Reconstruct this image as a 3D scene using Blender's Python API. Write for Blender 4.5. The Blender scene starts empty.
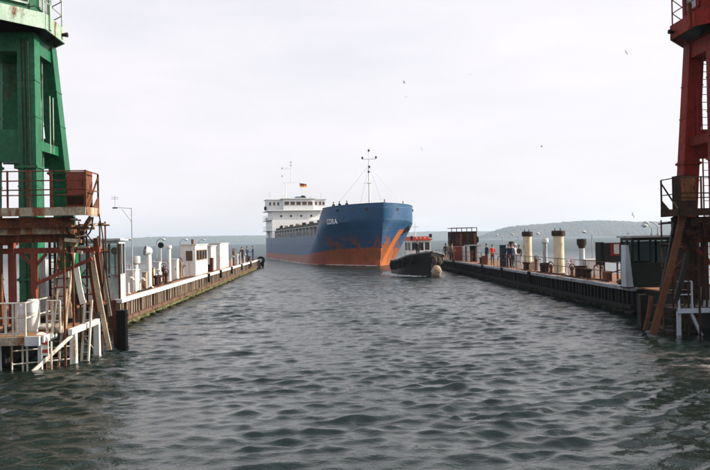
import bpy, math, random
import numpy as np
from mathutils import Vector, Matrix, Quaternion
random.seed(7); RNG = np.random.default_rng(7)
scene = bpy.context.scene
col = scene.collection
R = math.radians

# ------------------------------------------------------------------ camera
EYE = 3.45                      # eye above the water, metres
FPX, CX, CY = 690.0, 355.0, 235.0
YAW, PITCH, ROLL = math.atan(33/690), 5.6/690, R(1.12)
_f0 = Vector((math.sin(YAW)*math.cos(PITCH), math.cos(YAW)*math.cos(PITCH), math.sin(PITCH)))
_r0 = _f0.cross(Vector((0, 0, 1))).normalized()
_u0 = _r0.cross(_f0).normalized()
CR = _r0*math.cos(ROLL) - _u0*math.sin(ROLL)
CU = _u0*math.cos(ROLL) + _r0*math.sin(ROLL)
CF = _f0
cam_d = bpy.data.cameras.new('camera')
cam_d.sensor_width = 36.0
cam_d.lens = 36.0*FPX/710.0
cam_d.clip_start = 0.1; cam_d.clip_end = 20000
cam = bpy.data.objects.new('camera', cam_d); col.objects.link(cam)
cam.matrix_world = Matrix(((CR.x, CU.x, -CF.x, 0), (CR.y, CU.y, -CF.y, 0), (CR.z, CU.z, -CF.z, EYE), (0, 0, 0, 1)))
scene.camera = cam
def ray(px, py):
    return CF + CR*((px-CX)/FPX) + CU*((CY-py)/FPX)
def P(px, py, Y):               # point of that pixel at world depth Y
    d = ray(px, py); k = Y/d.y
    return Vector((d.x*k, Y, EYE + d.z*k))
def G(px, py, z=0.0):           # point of that pixel on the level z
    d = ray(px, py); k = (z-EYE)/d.z
    return Vector((d.x*k, d.y*k, z))
def proj(v):
    d = Vector(v) - Vector((0, 0, EYE)); w = d.dot(CF)
    return CX + FPX*d.dot(CR)/w, CY - FPX*d.dot(CU)/w

# ------------------------------------------------------------------ world, sun, exposure
SUN_EL, SUN_AZ = R(27), R(88)   # azimuth clockwise from +Y (the view), so the sun stands to the right
world = bpy.data.worlds.new('World'); scene.world = world; world.use_nodes = True
nt = world.node_tree; N = nt.nodes; N.clear()
out = N.new('ShaderNodeOutputWorld'); bg = N.new('ShaderNodeBackground')
sky = N.new('ShaderNodeTexSky'); sky.sky_type = 'NISHITA'; sky.sun_disc = False
sky.sun_elevation = SUN_EL; sky.sun_rotation = SUN_AZ; sky.air_density = 1.2; sky.dust_density = 3.0; sky.ozone_density = 2.0
tc = N.new('ShaderNodeTexCoord'); mp = N.new('ShaderNodeMapping'); mp.inputs['Scale'].default_value = (1.2, 1.2, 5.0)
nz = N.new('ShaderNodeTexNoise'); nz.inputs['Scale'].default_value = 2.2; nz.inputs['Detail'].default_value = 5; nz.inputs['Roughness'].default_value = .55
rp = N.new('ShaderNodeValToRGB')                              # thin even veil of cloud
rp.color_ramp.elements[0].position = .3; rp.color_ramp.elements[0].color = (.78,)*3+(1,)
rp.color_ramp.elements[1].position = .62; rp.color_ramp.elements[1].color = (.97,)*3+(1,)
mx = N.new('ShaderNodeMix'); mx.data_type = 'RGBA'
mx.inputs['B'].default_value = (6.1, 5.86, 6.12, 1)
nt.links.new(tc.outputs['Generated'], mp.inputs['Vector']); nt.links.new(mp.outputs['Vector'], nz.inputs['Vector'])
sz_ = N.new('ShaderNodeSeparateXYZ'); nt.links.new(tc.outputs['Generated'], sz_.inputs[0])
ve = N.new('ShaderNodeMapRange'); ve.interpolation_type = 'SMOOTHSTEP'; ve.inputs['From Min'].default_value = .42; ve.inputs['From Max'].default_value = .95; ve.inputs['To Min'].default_value = 1.0; ve.inputs['To Max'].default_value = .30
nt.links.new(sz_.outputs['Z'], ve.inputs['Value'])
vm = N.new('ShaderNodeMath'); vm.operation = 'MULTIPLY'; nt.links.new(rp.outputs['Color'], vm.inputs[0]); nt.links.new(ve.outputs[0], vm.inputs[1])
nt.links.new(nz.outputs['Fac'], rp.inputs['Fac']); nt.links.new(vm.outputs[0], mx.inputs['Factor'])
nt.links.new(sky.outputs['Color'], mx.inputs['A']); nt.links.new(mx.outputs['Result'], bg.inputs['Color'])
bg.inputs['Strength'].default_value = 0.1
nt.links.new(bg.outputs['Background'], out.inputs['Surface'])
sun_d = bpy.data.lights.new('sun', 'SUN'); sun_d.energy = 5.0; sun_d.angle = R(1.5); sun_d.color = (1, .93, .82)
sun = bpy.data.objects.new('sun', sun_d); col.objects.link(sun)
sdir = Vector((math.sin(SUN_AZ)*math.cos(SUN_EL), math.cos(SUN_AZ)*math.cos(SUN_EL), math.sin(SUN_EL)))
sun.rotation_euler = sdir.to_track_quat('Z', 'Y').to_euler(); sun.location = (60, 0, 40)
vs = scene.view_settings
vs.view_transform = 'Standard'; vs.look = 'None'; vs.gamma = 1; vs.exposure = 0.75; vs.use_curve_mapping = False

# ------------------------------------------------------------------ materials
MATS = {}
def mat(name, c, rough=.55, metal=0.0, rust=0.0, rustc=(.16, .055, .022), scale=1.6, var=.25, bump=.15, streak=.35, spec=.5, grime=.35):
    if name in MATS: return MATS[name]
    m = bpy.data.materials.new(name); m.use_nodes = True; MATS[name] = m
    t = m.node_tree; n = t.nodes; L = t.links; b = n['Principled BSDF']
    b.inputs['Metallic'].default_value = metal; b.inputs['Specular IOR Level'].default_value = spec
    tcn = n.new('ShaderNodeTexCoord'); oi = n.new('ShaderNodeObjectInfo')
    ad = n.new('ShaderNodeVectorMath'); ad.operation = 'MULTIPLY_ADD'
    ad.inputs[1].default_value = (1, 1, 1)
    sc = n.new('ShaderNodeMath'); sc.operation = 'MULTIPLY'; sc.inputs[1].default_value = 37.0
    L.new(oi.outputs['Random'], sc.inputs[0]); L.new(tcn.outputs['Object'], ad.inputs[0]); L.new(sc.outputs[0], ad.inputs[2])
    mp = n.new('ShaderNodeMapping'); mp.inputs['Scale'].default_value = (1, 1, streak); L.new(ad.outputs[0], mp.inputs['Vector'])
    a = n.new('ShaderNodeTexNoise'); a.inputs['Scale'].default_value = scale; a.inputs['Detail'].default_value = 8; a.inputs['Roughness'].default_value = .62
    L.new(mp.outputs[0], a.inputs['Vector'])
    f = n.new('ShaderNodeTexNoise'); f.inputs['Scale'].default_value = scale*7; f.inputs['Detail'].default_value = 4
    L.new(ad.outputs[0], f.inputs['Vector'])
    r1 = n.new('ShaderNodeValToRGB'); e = r1.color_ramp.elements
    lo = [max(0, x*(1-var)) for x in c]; hi = [min(1, x*(1+var*.7)) for x in c]
    e[0].position = .3; e[0].color = (*lo, 1); e[1].position = .7; e[1].color = (*hi, 1)
    L.new(f.outputs['Fac'], r1.inputs['Fac']); cur = r1.outputs['Color']
    if rust > 0:
        r2 = n.new('ShaderNodeValToRGB'); e = r2.color_ramp.elements
        th = .72 - rust*.42
        e[0].position = th-.05; e[0].color = (0, 0, 0, 1); e[1].position = th+.05; e[1].color = (1, 1, 1, 1)
        L.new(a.outputs['Fac'], r2.inputs['Fac'])
        r3 = n.new('ShaderNodeValToRGB'); e = r3.color_ramp.elements
        e[0].position = .3; e[0].color = (*[x*.45 for x in rustc], 1); e[1].position = .72; e[1].color = (*[min(1, x*1.5) for x in rustc], 1)
        L.new(f.outputs['Fac'], r3.inputs['Fac'])
        mm = n.new('ShaderNodeMix'); mm.data_type = 'RGBA'
        L.new(r2.outputs['Color'], mm.inputs['Factor']); L.new(cur, mm.inputs['A']); L.new(r3.outputs['Color'], mm.inputs['B']); cur = mm.outputs['Result']
        rr = n.new('ShaderNodeMix'); rr.data_type = 'FLOAT'; rr.inputs['A'].default_value = rough; rr.inputs['B'].default_value = .9
        L.new(r2.outputs['Color'], rr.inputs['Factor']); L.new(rr.outputs['Result'], b.inputs['Roughness'])
    else:
        mr = n.new('ShaderNodeMapRange'); mr.inputs['To Min'].default_value = max(.02, rough-.1); mr.inputs['To Max'].default_value = min(1, rough+.12)
        L.new(a.outputs['Fac'], mr.inputs['Value']); L.new(mr.outputs[0], b.inputs['Roughness'])
    if grime > 0:
        mg = n.new('ShaderNodeMapping'); mg.inputs['Scale'].default_value = (1, 1, .14); mg.inputs['Location'].default_value = (3.1, 7.7, 1.3); L.new(ad.outputs[0], mg.inputs['Vector'])
        g = n.new('ShaderNodeTexNoise'); g.inputs['Scale'].default_value = scale*2.4; g.inputs['Detail'].default_value = 7; g.inputs['Roughness'].default_value = .65; L.new(mg.outputs[0], g.inputs['Vector'])
        g2 = n.new('ShaderNodeTexNoise'); g2.inputs['Scale'].default_value = scale*.5; g2.inputs['Detail'].default_value = 3; L.new(ad.outputs[0], g2.inputs['Vector'])
        gm = n.new('ShaderNodeMath'); gm.operation = 'ADD'; L.new(g.outputs['Fac'], gm.inputs[0]); L.new(g2.outputs['Fac'], gm.inputs[1])
        gr_ = n.new('ShaderNodeMapRange'); gr_.inputs['From Min'].default_value = .85; gr_.inputs['From Max'].default_value = 1.25; gr_.inputs['To Min'].default_value = 1.0; gr_.inputs['To Max'].default_value = 1.0-grime; L.new(gm.outputs[0], gr_.inputs['Value'])
        mu = n.new('ShaderNodeMix'); mu.data_type = 'RGBA'; mu.blend_type = 'MULTIPLY'; mu.inputs['Factor'].default_value = 1.0; L.new(cur, mu.inputs['A'])
        cb_ = n.new('ShaderNodeCombineColor'); 
        for q in range(3): L.new(gr_.outputs[0], cb_.inputs[q])
        L.new(cb_.outputs[0], mu.inputs['B']); cur = mu.outputs['Result']
    L.new(cur, b.inputs['Base Color'])
    if bump > 0:
        bp = n.new('ShaderNodeBump'); bp.inputs['Strength'].default_value = bump; bp.inputs['Distance'].default_value = .02
        L.new(f.outputs['Fac'], bp.inputs['Height']); L.new(bp.outputs[0], b.inputs['Normal'])
    return m

M_green = mat('green crane paint', (.010, .125, .052), rough=.38, rust=.14, scale=.9, var=.3, spec=.26, grime=.45)
M_pgreen = mat('pale green paint', (.32, .44, .33), rough=.45, rust=.3, scale=2.2, var=.2)
M_red = mat('dark red crane paint', (.22, .016, .009), rough=.6, spec=.12, grime=.5, rust=.2, scale=.9, rustc=(.09, .03, .015), var=.3)
M_rustred = mat('red lead paint', (.22, .05, .03), spec=.3, rough=.6, rust=.22, scale=2.5, rustc=(.15, .05, .025))
M_rust = mat('rusty steel', (.17, .062, .03), spec=.2, rough=.9, rust=.45, scale=3, rustc=(.09, .04, .025), var=.45, bump=.4)
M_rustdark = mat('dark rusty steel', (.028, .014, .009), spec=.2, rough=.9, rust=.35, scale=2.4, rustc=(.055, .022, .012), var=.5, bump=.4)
M_rustpale = mat('flaking pale paint over rust', (.40, .35, .25), rough=.75, rust=.5, scale=2.6, rustc=(.22, .09, .04), var=.3, bump=.3)
M_deck = mat('rusty deck plate', (.27, .12, .05), rough=.85, rust=.35, scale=1.1, rustc=(.16, .06, .03), var=.35, streak=1, bump=.3)
M_plank = mat('weathered orange planks', (.36, .17, .065), rough=.85, rust=.25, rustc=(.22, .12, .06), scale=2, streak=1, var=.35)
M_white = mat('white marine paint', (.72, .71, .67), rough=.5, rust=.18, scale=1.7, rustc=(.42, .25, .13), var=.08, bump=.06, grime=.22)
M_whiterail = mat('white rail paint', (.56, .53, .46), rough=.55, rust=.34, scale=3.5, rustc=(.38, .2, .1), var=.12)
M_kerb = mat('white kerb paint', (.72, .71, .68), rough=.6, rust=.16, scale=1.5, rustc=(.3, .16, .09), var=.12, streak=1)
M_kerbshade = mat('worn kerb paint greyed for shade', (.20, .22, .25), rough=.7, rust=.3, scale=1.5, rustc=(.12, .07, .05), var=.2, streak=1)  # white kerb in shade: the greyness is put into the base colour
M_grey = mat('grey paint', (.36, .37, .37), rough=.5, rust=.15, scale=2, var=.15)
M_lgrey = mat('light grey paint', (.55, .57, .57), rough=.5, rust=.15, scale=2, var=.12)
M_bluegrey = mat('blue grey paint', (.38, .44, .50), rough=.45, rust=.12, scale=2, var=.12)
M_cream = mat('cream paint', (.60, .52, .36), rough=.5, rust=.2, scale=2.4, rustc=(.3, .15, .06), var=.14)
M_capdark = mat('dark cowl steel', (.030, .024, .020), spec=.25, rough=.75, rust=.4, scale=4, rustc=(.10, .05, .03), var=.35)
M_black = mat('black paint', (.009, .009, .010), spec=.3, rough=.5, rust=.14, scale=2, rustc=(.06, .03, .02), var=.35)
M_rubber = mat('black rubber', (.008, .008, .008), spec=.2, rough=.8, var=.4, bump=.3)
M_timber = mat('pale weathered timber', (.40, .33, .24), rough=.85, rust=.3, rustc=(.24, .15, .085), scale=3, streak=.12, var=.28, bump=.5)
M_timberbrown = mat('brown timber', (.11, .043, .02), spec=.2, rough=.85, rust=.3, rustc=(.10, .05, .028), scale=3, streak=.12, var=.35, bump=.5)
M_timberdark = mat('dark wet timber', (.010, .009, .008), spec=.25, rough=.6, rust=.2, rustc=(.025, .017, .01), scale=3, streak=.15, var=.4, bump=.5)
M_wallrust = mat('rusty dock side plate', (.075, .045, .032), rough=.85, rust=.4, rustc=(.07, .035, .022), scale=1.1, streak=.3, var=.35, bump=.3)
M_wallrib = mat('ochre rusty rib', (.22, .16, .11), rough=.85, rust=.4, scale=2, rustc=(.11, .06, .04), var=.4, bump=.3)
M_walldark = mat('dark dock side plate', (.009, .009, .010), spec=.2, rough=.8, rust=.25, rustc=(.022, .013, .010), scale=1.1, streak=.3, var=.35, bump=.3)  # the right wall's shade is put into this dark base colour
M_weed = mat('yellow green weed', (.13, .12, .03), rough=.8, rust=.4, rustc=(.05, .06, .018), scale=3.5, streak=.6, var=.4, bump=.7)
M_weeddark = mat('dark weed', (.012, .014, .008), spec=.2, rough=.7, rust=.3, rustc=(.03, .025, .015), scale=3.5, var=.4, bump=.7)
M_shadegreen = mat('cabin green darkened for shade', (.007, .016, .014), spec=.2, rough=.5, rust=.15, scale=2, rustc=(.07, .035, .02), var=.3)  # the right cabin's shade is put into a darker green
M_superwhite = mat('ship white paint', (.82, .82, .80), rough=.4, rust=.06, scale=.5, rustc=(.45, .3, .2), var=.05, bump=.03, grime=.10)
M_brownwin = mat('brown tinted window', (.10, .045, .02), rough=.15, var=.3, bump=0)
M_orange = mat('orange red roof paint', (.60, .075, .025), rough=.5, rust=.12, scale=3, rustc=(.55, .3, .2), var=.2)
M_hatch = mat('hatch cover green brown', (.055, .06, .045), rough=.75, rust=.4, scale=.8, rustc=(.08, .05, .03), var=.4)
M_coam = mat('coaming grey', (.05, .06, .06), rough=.7, rust=.25, scale=.8, rustc=(.09, .06, .05), var=.3)
M_flagk = mat('flag black', (.015, .015, .015), var=.2, bump=0); M_flagr = mat('flag red', (.5, .03, .02), var=.15, bump=0); M_flagy = mat('flag yellow', (.75, .45, .03), var=.15, bump=0)
M_gull = mat('gull grey white', (.32, .32, .33), rough=.8, var=.4, bump=0)
M_wire = mat('steel wire', (.25, .25, .25), rough=.5, metal=.3, var=.2, bump=0)
M_buoyred = mat('red marker paint', (.5, .05, .03), var=.2, bump=.05)
M_panelred = mat('dark red panel paint', (.20, .018, .012), rough=.6, rust=.2, spec=.3)
M_tan = mat('tan rope fender', (.42, .31, .22), rough=.95, rust=.3, rustc=(.16, .10, .06), scale=6, streak=1, var=.4, bump=.8)
M_bandgrey = mat('worn pale rubbing band', (.16, .155, .15), rough=.8, rust=.4, rustc=(.03, .028, .025), scale=3, var=.4)
M_tanbrown = mat('brown worn rope fender', (.05, .032, .022), rough=.95, rust=.25, rustc=(.22, .15, .10), scale=5, streak=1, var=.4, bump=.8)
M_skin = mat('skin', (.42, .24, .17), rough=.6, var=.08, bump=0)
M_hair = mat('dark hair', (.03, .02, .015), rough=.7, var=.3, bump=0)
M_navy = mat('navy cloth', (.012, .018, .045), rough=.9, var=.3, bump=.1, streak=1)
M_blkcloth = mat('black cloth', (.013, .013, .014), rough=.9, var=.3, bump=.1, streak=1)
M_bluecloth = mat('blue overalls', (.015, .032, .10), rough=.9, var=.3, bump=.1, streak=1)
M_redcloth = mat('red jacket cloth', (.55, .035, .03), rough=.9, var=.25, bump=.1, streak=1)
M_browncloth = mat('brown cloth', (.09, .045, .03), rough=.9, var=.3, bump=.1, streak=1)
M_greycloth = mat('grey cloth', (.22, .20, .18), rough=.9, var=.25, bump=.1, streak=1)
M_helmet = mat('white helmet plastic', (.8, .8, .78), rough=.35, var=.04, bump=0)

def glass_mat(name, tint, rough=.05):
    m = bpy.data.materials.new(name); m.use_nodes = True; b = m.node_tree.nodes['Principled BSDF']
    b.inputs['Base Color'].default_value = (*tint, 1); b.inputs['Roughness'].default_value = rough
    b.inputs['Transmission Weight'].default_value = 1.0; b.inputs['IOR'].default_value = 1.1
    return m
M_glass = glass_mat('dirty window glass', (.62, .68, .66))
def opaque_glass(name, c):
    m = bpy.data.materials.new(name); m.use_nodes = True; b = m.node_tree.nodes['Principled BSDF']
    b.inputs['Base Color'].default_value = (*c, 1); b.inputs['Roughness'].default_value = .08
    return m
M_tglass = glass_mat('dark tinted glass', (.16, .20, .20))  # the right cabin's dark interior is put into the glass tint
M_dglass = opaque_glass('dark window glass', (.02, .022, .024))
M_gglass = opaque_glass('grey window glass', (.18, .19, .19))

# ------------------------------------------------------------------ mesh helpers
OFF = {}
def lerp_(a, b, t): return a+(b-a)*t
class MB:
    def __init__(s): s.v = []; s.f = []; s.mi = []
    def add(s, vs, fs, mi=0):
        o = len(s.v); s.v += [tuple(p) for p in vs]; s.f += [tuple(i+o for i in f) for f in fs]; s.mi += [mi]*len(fs); return s
    def box(s, a, b, mi=0):
        (x0, y0, z0), (x1, y1, z1) = a, b
        return s.add([(x0,y0,z0),(x1,y0,z0),(x1,y1,z0),(x0,y1,z0),(x0,y0,z1),(x1,y0,z1),(x1,y1,z1),(x0,y1,z1)],
                     [(0,3,2,1),(4,5,6,7),(0,1,5,4),(1,2,6,5),(2,3,7,6),(3,0,4,7)], mi)
    def cbox(s, c, d, mi=0):
        return s.box([c[i]-d[i]/2 for i in range(3)], [c[i]+d[i]/2 for i in range(3)], mi)
    def bar(s, p, q, w, h=None, up=(0, 0, 1), mi=0, w2=None, h2=None):    # box-section bar from p to q
        h = h or w; w2 = w2 or w; h2 = h2 or h
        p, q = Vector(p), Vector(q); d = (q-p).normalized(); up = Vector(up)
        if abs(d.dot(up)) > .98: up = Vector((0, 1, 0))
        x = d.cross(up).normalized(); y = x.cross(d).normalized(); vs = []
        for c, ww, hh in ((p, w, h), (q, w2, h2)):
            for a, b in ((-1,-1),(1,-1),(1,1),(-1,1)): vs.append(c + x*(a*ww/2) + y*(b*hh/2))
        return s.add(vs, [(3,2,1,0),(4,5,6,7),(0,1,5,4),(1,2,6,5),(2,3,7,6),(3,0,4,7)], mi)
    def tube(s, p, q, r, r2=None, n=8, caps=True, mi=0):
        r2 = r if r2 is None else r2
        p, q = Vector(p), Vector(q); d = (q-p).normalized(); up = Vector((0,0,1)) if abs(d.z) < .95 else Vector((0,1,0))
        x = d.cross(up).normalized(); y = x.cross(d); vs = []
        for c, rr in ((p, r), (q, r2)):
            for i in range(n):
                a = 2*math.pi*i/n; vs.append(c + x*(rr*math.cos(a)) + y*(rr*math.sin(a)))
        fs = [(i, i+n, (i+1)%n+n, (i+1)%n) for i in range(n)]
        if caps: fs += [tuple(range(n)), tuple(range(2*n-1, n-1, -1))]
        return s.add(vs, fs, mi)
    def path(s, pts, r, n=6, mi=0):
        for a, b in zip(pts[:-1], pts[1:]): s.tube(a, b, r, n=n, mi=mi)
        return s
    def lathe(s, base, prof, n=16, mi=0):        # prof: (radius, z) from bottom to top
        vs = []; bx, by, bz = base
        for r, z in prof:
            for i in range(n):
                a = 2*math.pi*i/n; vs.append((bx+r*math.cos(a), by+r*math.sin(a), bz+z))
        fs = []
        for k in range(len(prof)-1):
            for i in range(n):
                j = (i+1) % n; fs.append((k*n+i, k*n+j, (k+1)*n+j, (k+1)*n+i))
        fs += [tuple(range(n-1, -1, -1)), tuple(range((len(prof)-1)*n, len(prof)*n))]
        return s.add(vs, fs, mi)
    def prism(s, poly, z0, z1, mi=0):            # poly: counter-clockwise plan
        n = len(poly)
        return s.add([(x, y, z0) for x, y in poly]+[(x, y, z1) for x, y in poly],
                     [tuple(range(n-1, -1, -1)), tuple(range(n, 2*n))]+[(i, (i+1)%n, (i+1)%n+n, i+n) for i in range(n)], mi)
    def ball(s, c, r, n=10, m=6, mi=0, sz=1.0):
        prof = [(max(.001, r*math.sin(math.pi*k/m)), -r*sz*math.cos(math.pi*k/m)) for k in range(m+1)]
        return s.lathe(c, prof, n, mi)
    def torus(s, c, R_, r, axis='x', n=16, m=8, mi=0):
        vs = []; fs = []
        for i in range(n):
            a = 2*math.pi*i/n
            for j in range(m):
                b = 2*math.pi*j/m; rad = R_+r*math.cos(b); u, v, w = rad*math.cos(a), rad*math.sin(a), r*math.sin(b)
                vs.append((c[0]+w, c[1]+u, c[2]+v) if axis == 'x' else (c[0]+u, c[1]+w, c[2]+v))
        for i in range(n):
            for j in range(m):
                fs.append((i*m+j, ((i+1)%n)*m+j, ((i+1)%n)*m+(j+1)%m, i*m+(j+1)%m))
        return s.add(vs, fs, mi)
    def build(s, name, m, parent=None, smooth=35, off=None):
        off = off if off is not None else (OFF.get(parent.as_pointer(), (0,0,0)) if parent else (0,0,0))
        me = bpy.data.meshes.new(name)
        me.from_pydata([(v[0]-off[0], v[1]-off[1], v[2]-off[2]) for v in s.v], [], s.f)
        for mm in (m if isinstance(m, (list, tuple)) else [m]): me.materials.append(mm)
        if isinstance(m, (list, tuple)): me.polygons.foreach_set('material_index', s.mi)
        if smooth:
            me.polygons.foreach_set('use_smooth', [True]*len(me.polygons)); me.set_sharp_from_angle(angle=R(smooth))
        me.update()
        o = bpy.data.objects.new(name, me); col.objects.link(o)
        if parent: o.parent = parent
        OFF[o.as_pointer()] = tuple(off)
        return o
def tag(o, label, cat, group=None):
    o['label'] = label; o['category'] = cat
    if group: o['group'] = group
    return o
def thing(name, label, cat, loc, group=None, rotz=0.0):
    """An Empty at the thing's base. Unrotated things take world coordinates, rotated ones local ones."""
    o = bpy.data.objects.new(name, None); col.objects.link(o); o.empty_display_size = .2
    o.location = loc; o.rotation_euler = (0, 0, rotz); tag(o, label, cat, group)
    OFF[o.as_pointer()] = (0, 0, 0) if rotz else tuple(loc)
    return o
def copy_of(o, loc, parent=None, rotz=None):
    c = o.copy(); col.objects.link(c); c.location = loc
    if parent is not None: c.parent = parent
    if rotz is not None: c.rotation_euler = (0, 0, rotz)
    return c
def copy_tree(o, loc, label, group=None):
    c = o.copy(); col.objects.link(c); c.location = loc; c['label'] = label
    if group: c['group'] = group
    def kids(a, b):
        for ch in list(a.children):
            d = ch.copy(); col.objects.link(d); d.parent = b; kids(ch, d)
    kids(o, c); return c

# ------------------------------------------------------------------ water
waves = []
for i in range(200):
    lam = .13*(16**RNG.random())
    ang = R(-90 + 10) + RNG.normal(0, .46)
    k = 2*math.pi/lam
    sl = math.exp(-(math.log(lam/.36)/1.15)**2) * (.5+RNG.random())
    waves.append([k*math.cos(ang), k*math.sin(ang), sl/k, RNG.random()*6.283, lam, sl])
_rms = math.sqrt(sum(w[5]**2 for w in waves)/2)
waves = [(w[0], w[1], w[2]*.25/_rms, w[3], w[4]) for w in waves]
def wave(x, y, cell=None):
    x = np.asarray(x, float); y = np.asarray(y, float)
    h = np.zeros_like(x); dx = np.zeros_like(x); dy = np.zeros_like(x)
    patch = 1 + .4*np.sin(x*.31+y*.17+1)*np.sin(y*.23-x*.11+2) + .3*np.sin(x*.9-y*.5+2)*np.sin(y*.7+x*.6)
    for kx, ky, a, ph, lam in waves:
        w = a if cell is None else a*np.clip((lam/np.maximum(cell, 1e-3)-2.5)/2.5, 0, 1)
        t = kx*x+ky*y+ph; k = math.hypot(kx, ky)
        h += w*np.cos(t); s = w*np.sin(t)*.72; dx -= s*kx/k; dy -= s*ky/k
    return h*patch, dx*patch, dy*patch
def axis(inner0, inner1, step, outer, g):
    a = list(np.arange(inner0, inner1+1e-6, step)); s = step; v = a[-1]
    while v < outer: s *= g; v += s; a.append(v)
    s = step; v = a[0]; lo = []
    while v > -outer: s *= g; v -= s; lo.append(v)
    return np.array(lo[::-1]+a)
XS = axis(-11.5, 14.5, .058, 6500, 1.06)
ys = [7.0]
while ys[-1] < 6500:
    y = ys[-1]; ys.append(y + (.044 if y < 15 else min(.044+(y-15)*.0021, .35) if y < 110 else .24*1.085**(len(ys)-n110)))
    if ys[-1] < 110: n110 = len(ys)
YS = np.array([-6500, -2000, -500, -150, -50, -20, -8, -3, 0, 2, 3.5, 4.7, 5.6, 6.2, 6.6, 6.85] + ys)
gx, gy = np.meshgrid(XS, YS)
cx = np.gradient(XS)[None, :]; cy = np.gradient(YS)[:, None]
cell = np.maximum(cx+0*cy, cy+0*cx)
h, dx, dy = wave(gx, gy, cell)
V = np.stack([gx+dx, gy+dy, h], -1).reshape(-1, 3)
nx, ny = len(XS), len(YS)
idx = np.arange(nx*ny).reshape(ny, nx)
Fq = np.stack([idx[:-1, :-1], idx[:-1, 1:], idx[1:, 1:], idx[1:, :-1]], -1).reshape(-1, 4)
me = bpy.data.meshes.new('water')
me.vertices.add(len(V)); me.vertices.foreach_set('co', V.astype(np.float32).ravel())
me.loops.add(Fq.size); me.loops.foreach_set('vertex_index', Fq.ravel().astype(np.int32))
me.polygons.add(len(Fq)); me.polygons.foreach_set('loop_start', np.arange(0, Fq.size, 4, dtype=np.int32))
me.polygons.foreach_set('use_smooth', np.ones(len(Fq), bool)); me.update(calc_edges=True); me.validate()
m = bpy.data.materials.new('sea water'); m.use_nodes = True; t = m.node_tree; n = t.nodes; b = n['Principled BSDF']
b.inputs['Base Color'].default_value = (.006, .013, .009, 1); b.inputs['Roughness'].default_value = .07; b.inputs['IOR'].default_value = 1.56
tcn = n.new('ShaderNodeTexCoord'); mpn = n.new('ShaderNodeMapping'); mpn.inputs['Scale'].default_value = (1, 1.7, 1); mpn.inputs['Rotation'].default_value = (0, 0, R(14))
t.links.new(tcn.outputs['Object'], mpn.inputs['Vector'])
hs = None
for sc_, dist in ((.3, .05), (1.6, .014), (4.0, .012), (9.5, .012), (21, .005)):
    q = n.new('ShaderNodeTexNoise'); q.inputs['Scale'].default_value = sc_; q.inputs['Detail'].default_value = 3; q.inputs['Roughness'].default_value = .55
    t.links.new(mpn.outputs[0], q.inputs['Vector'])
    k = n.new('ShaderNodeMath'); k.operation = 'MULTIPLY_ADD'; k.inputs[1].default_value = dist
    t.links.new(q.outputs['Fac'], k.inputs[0])
    if hs: t.links.new(hs, k.inputs[2])
    else: k.inputs[2].default_value = 0
    hs = k.outputs[0]
bp = n.new('ShaderNodeBump'); bp.inputs['Strength'].default_value = 1.0; bp.inputs['Distance'].default_value = 1.0
pw = n.new('ShaderNodeTexNoise'); pw.inputs['Scale'].default_value = .22; pw.inputs['Detail'].default_value = 4; t.links.new(mpn.outputs[0], pw.inputs['Vector'])
pm = n.new('ShaderNodeMapRange'); pm.inputs['From Min'].default_value = .35; pm.inputs['From Max'].default_value = .65; pm.inputs['To Min'].default_value = .55; pm.inputs['To Max'].default_value = 1.15; t.links.new(pw.outputs['Fac'], pm.inputs['Value'])
pk = n.new('ShaderNodeMath'); pk.operation = 'MULTIPLY'; t.links.new(hs, pk.inputs[0]); t.links.new(pm.outputs[0], pk.inputs[1]); hs = pk.outputs[0]
# where the mesh is too coarse for the short waves, the ripple relief takes them over
sy_ = n.new('ShaderNodeSeparateXYZ'); t.links.new(tcn.outputs['Object'], sy_.inputs[0])
ry = n.new('ShaderNodeMapRange'); ry.inputs['From Min'].default_value = 22; ry.inputs['From Max'].default_value = 85; ry.inputs['To Min'].default_value = 1.0; ry.inputs['To Max'].default_value = 2.4; t.links.new(sy_.outputs['Y'], ry.inputs['Value'])
rk = n.new('ShaderNodeMath'); rk.operation = 'MULTIPLY'; t.links.new(hs, rk.inputs[0]); t.links.new(ry.outputs[0], rk.inputs[1]); hs = rk.outputs[0]
t.links.new(hs, bp.inputs['Height']); t.links.new(bp.outputs[0], b.inputs['Normal'])
# farther out the water is rougher for unresolved ripples and its colour lighter teal
spw = n.new('ShaderNodeSeparateXYZ'); t.links.new(tcn.outputs['Object'], spw.inputs[0])
mrw = n.new('ShaderNodeMapRange'); mrw.inputs['From Min'].default_value = 35; mrw.inputs['From Max'].default_value = 170; mrw.inputs['To Min'].default_value = .035; mrw.inputs['To Max'].default_value = .5
t.links.new(spw.outputs['Y'], mrw.inputs['Value']); t.links.new(mrw.outputs[0], b.inputs['Roughness'])
mrc = n.new('ShaderNodeMapRange'); mrc.inputs['From Min'].default_value = 60; mrc.inputs['From Max'].default_value = 220; t.links.new(spw.outputs['Y'], mrc.inputs['Value'])
mxc = n.new('ShaderNodeMix'); mxc.data_type = 'RGBA'; mxc.inputs['A'].default_value = (.006, .013, .009, 1); mxc.inputs['B'].default_value = (.022, .052, .058, 1)
t.links.new(mrc.outputs[0], mxc.inputs['Factor']); t.links.new(mxc.outputs['Result'], b.inputs['Base Color'])
me.materials.append(m)
water = bpy.data.objects.new('water', me); col.objects.link(water); water['kind'] = 'structure'

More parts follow.
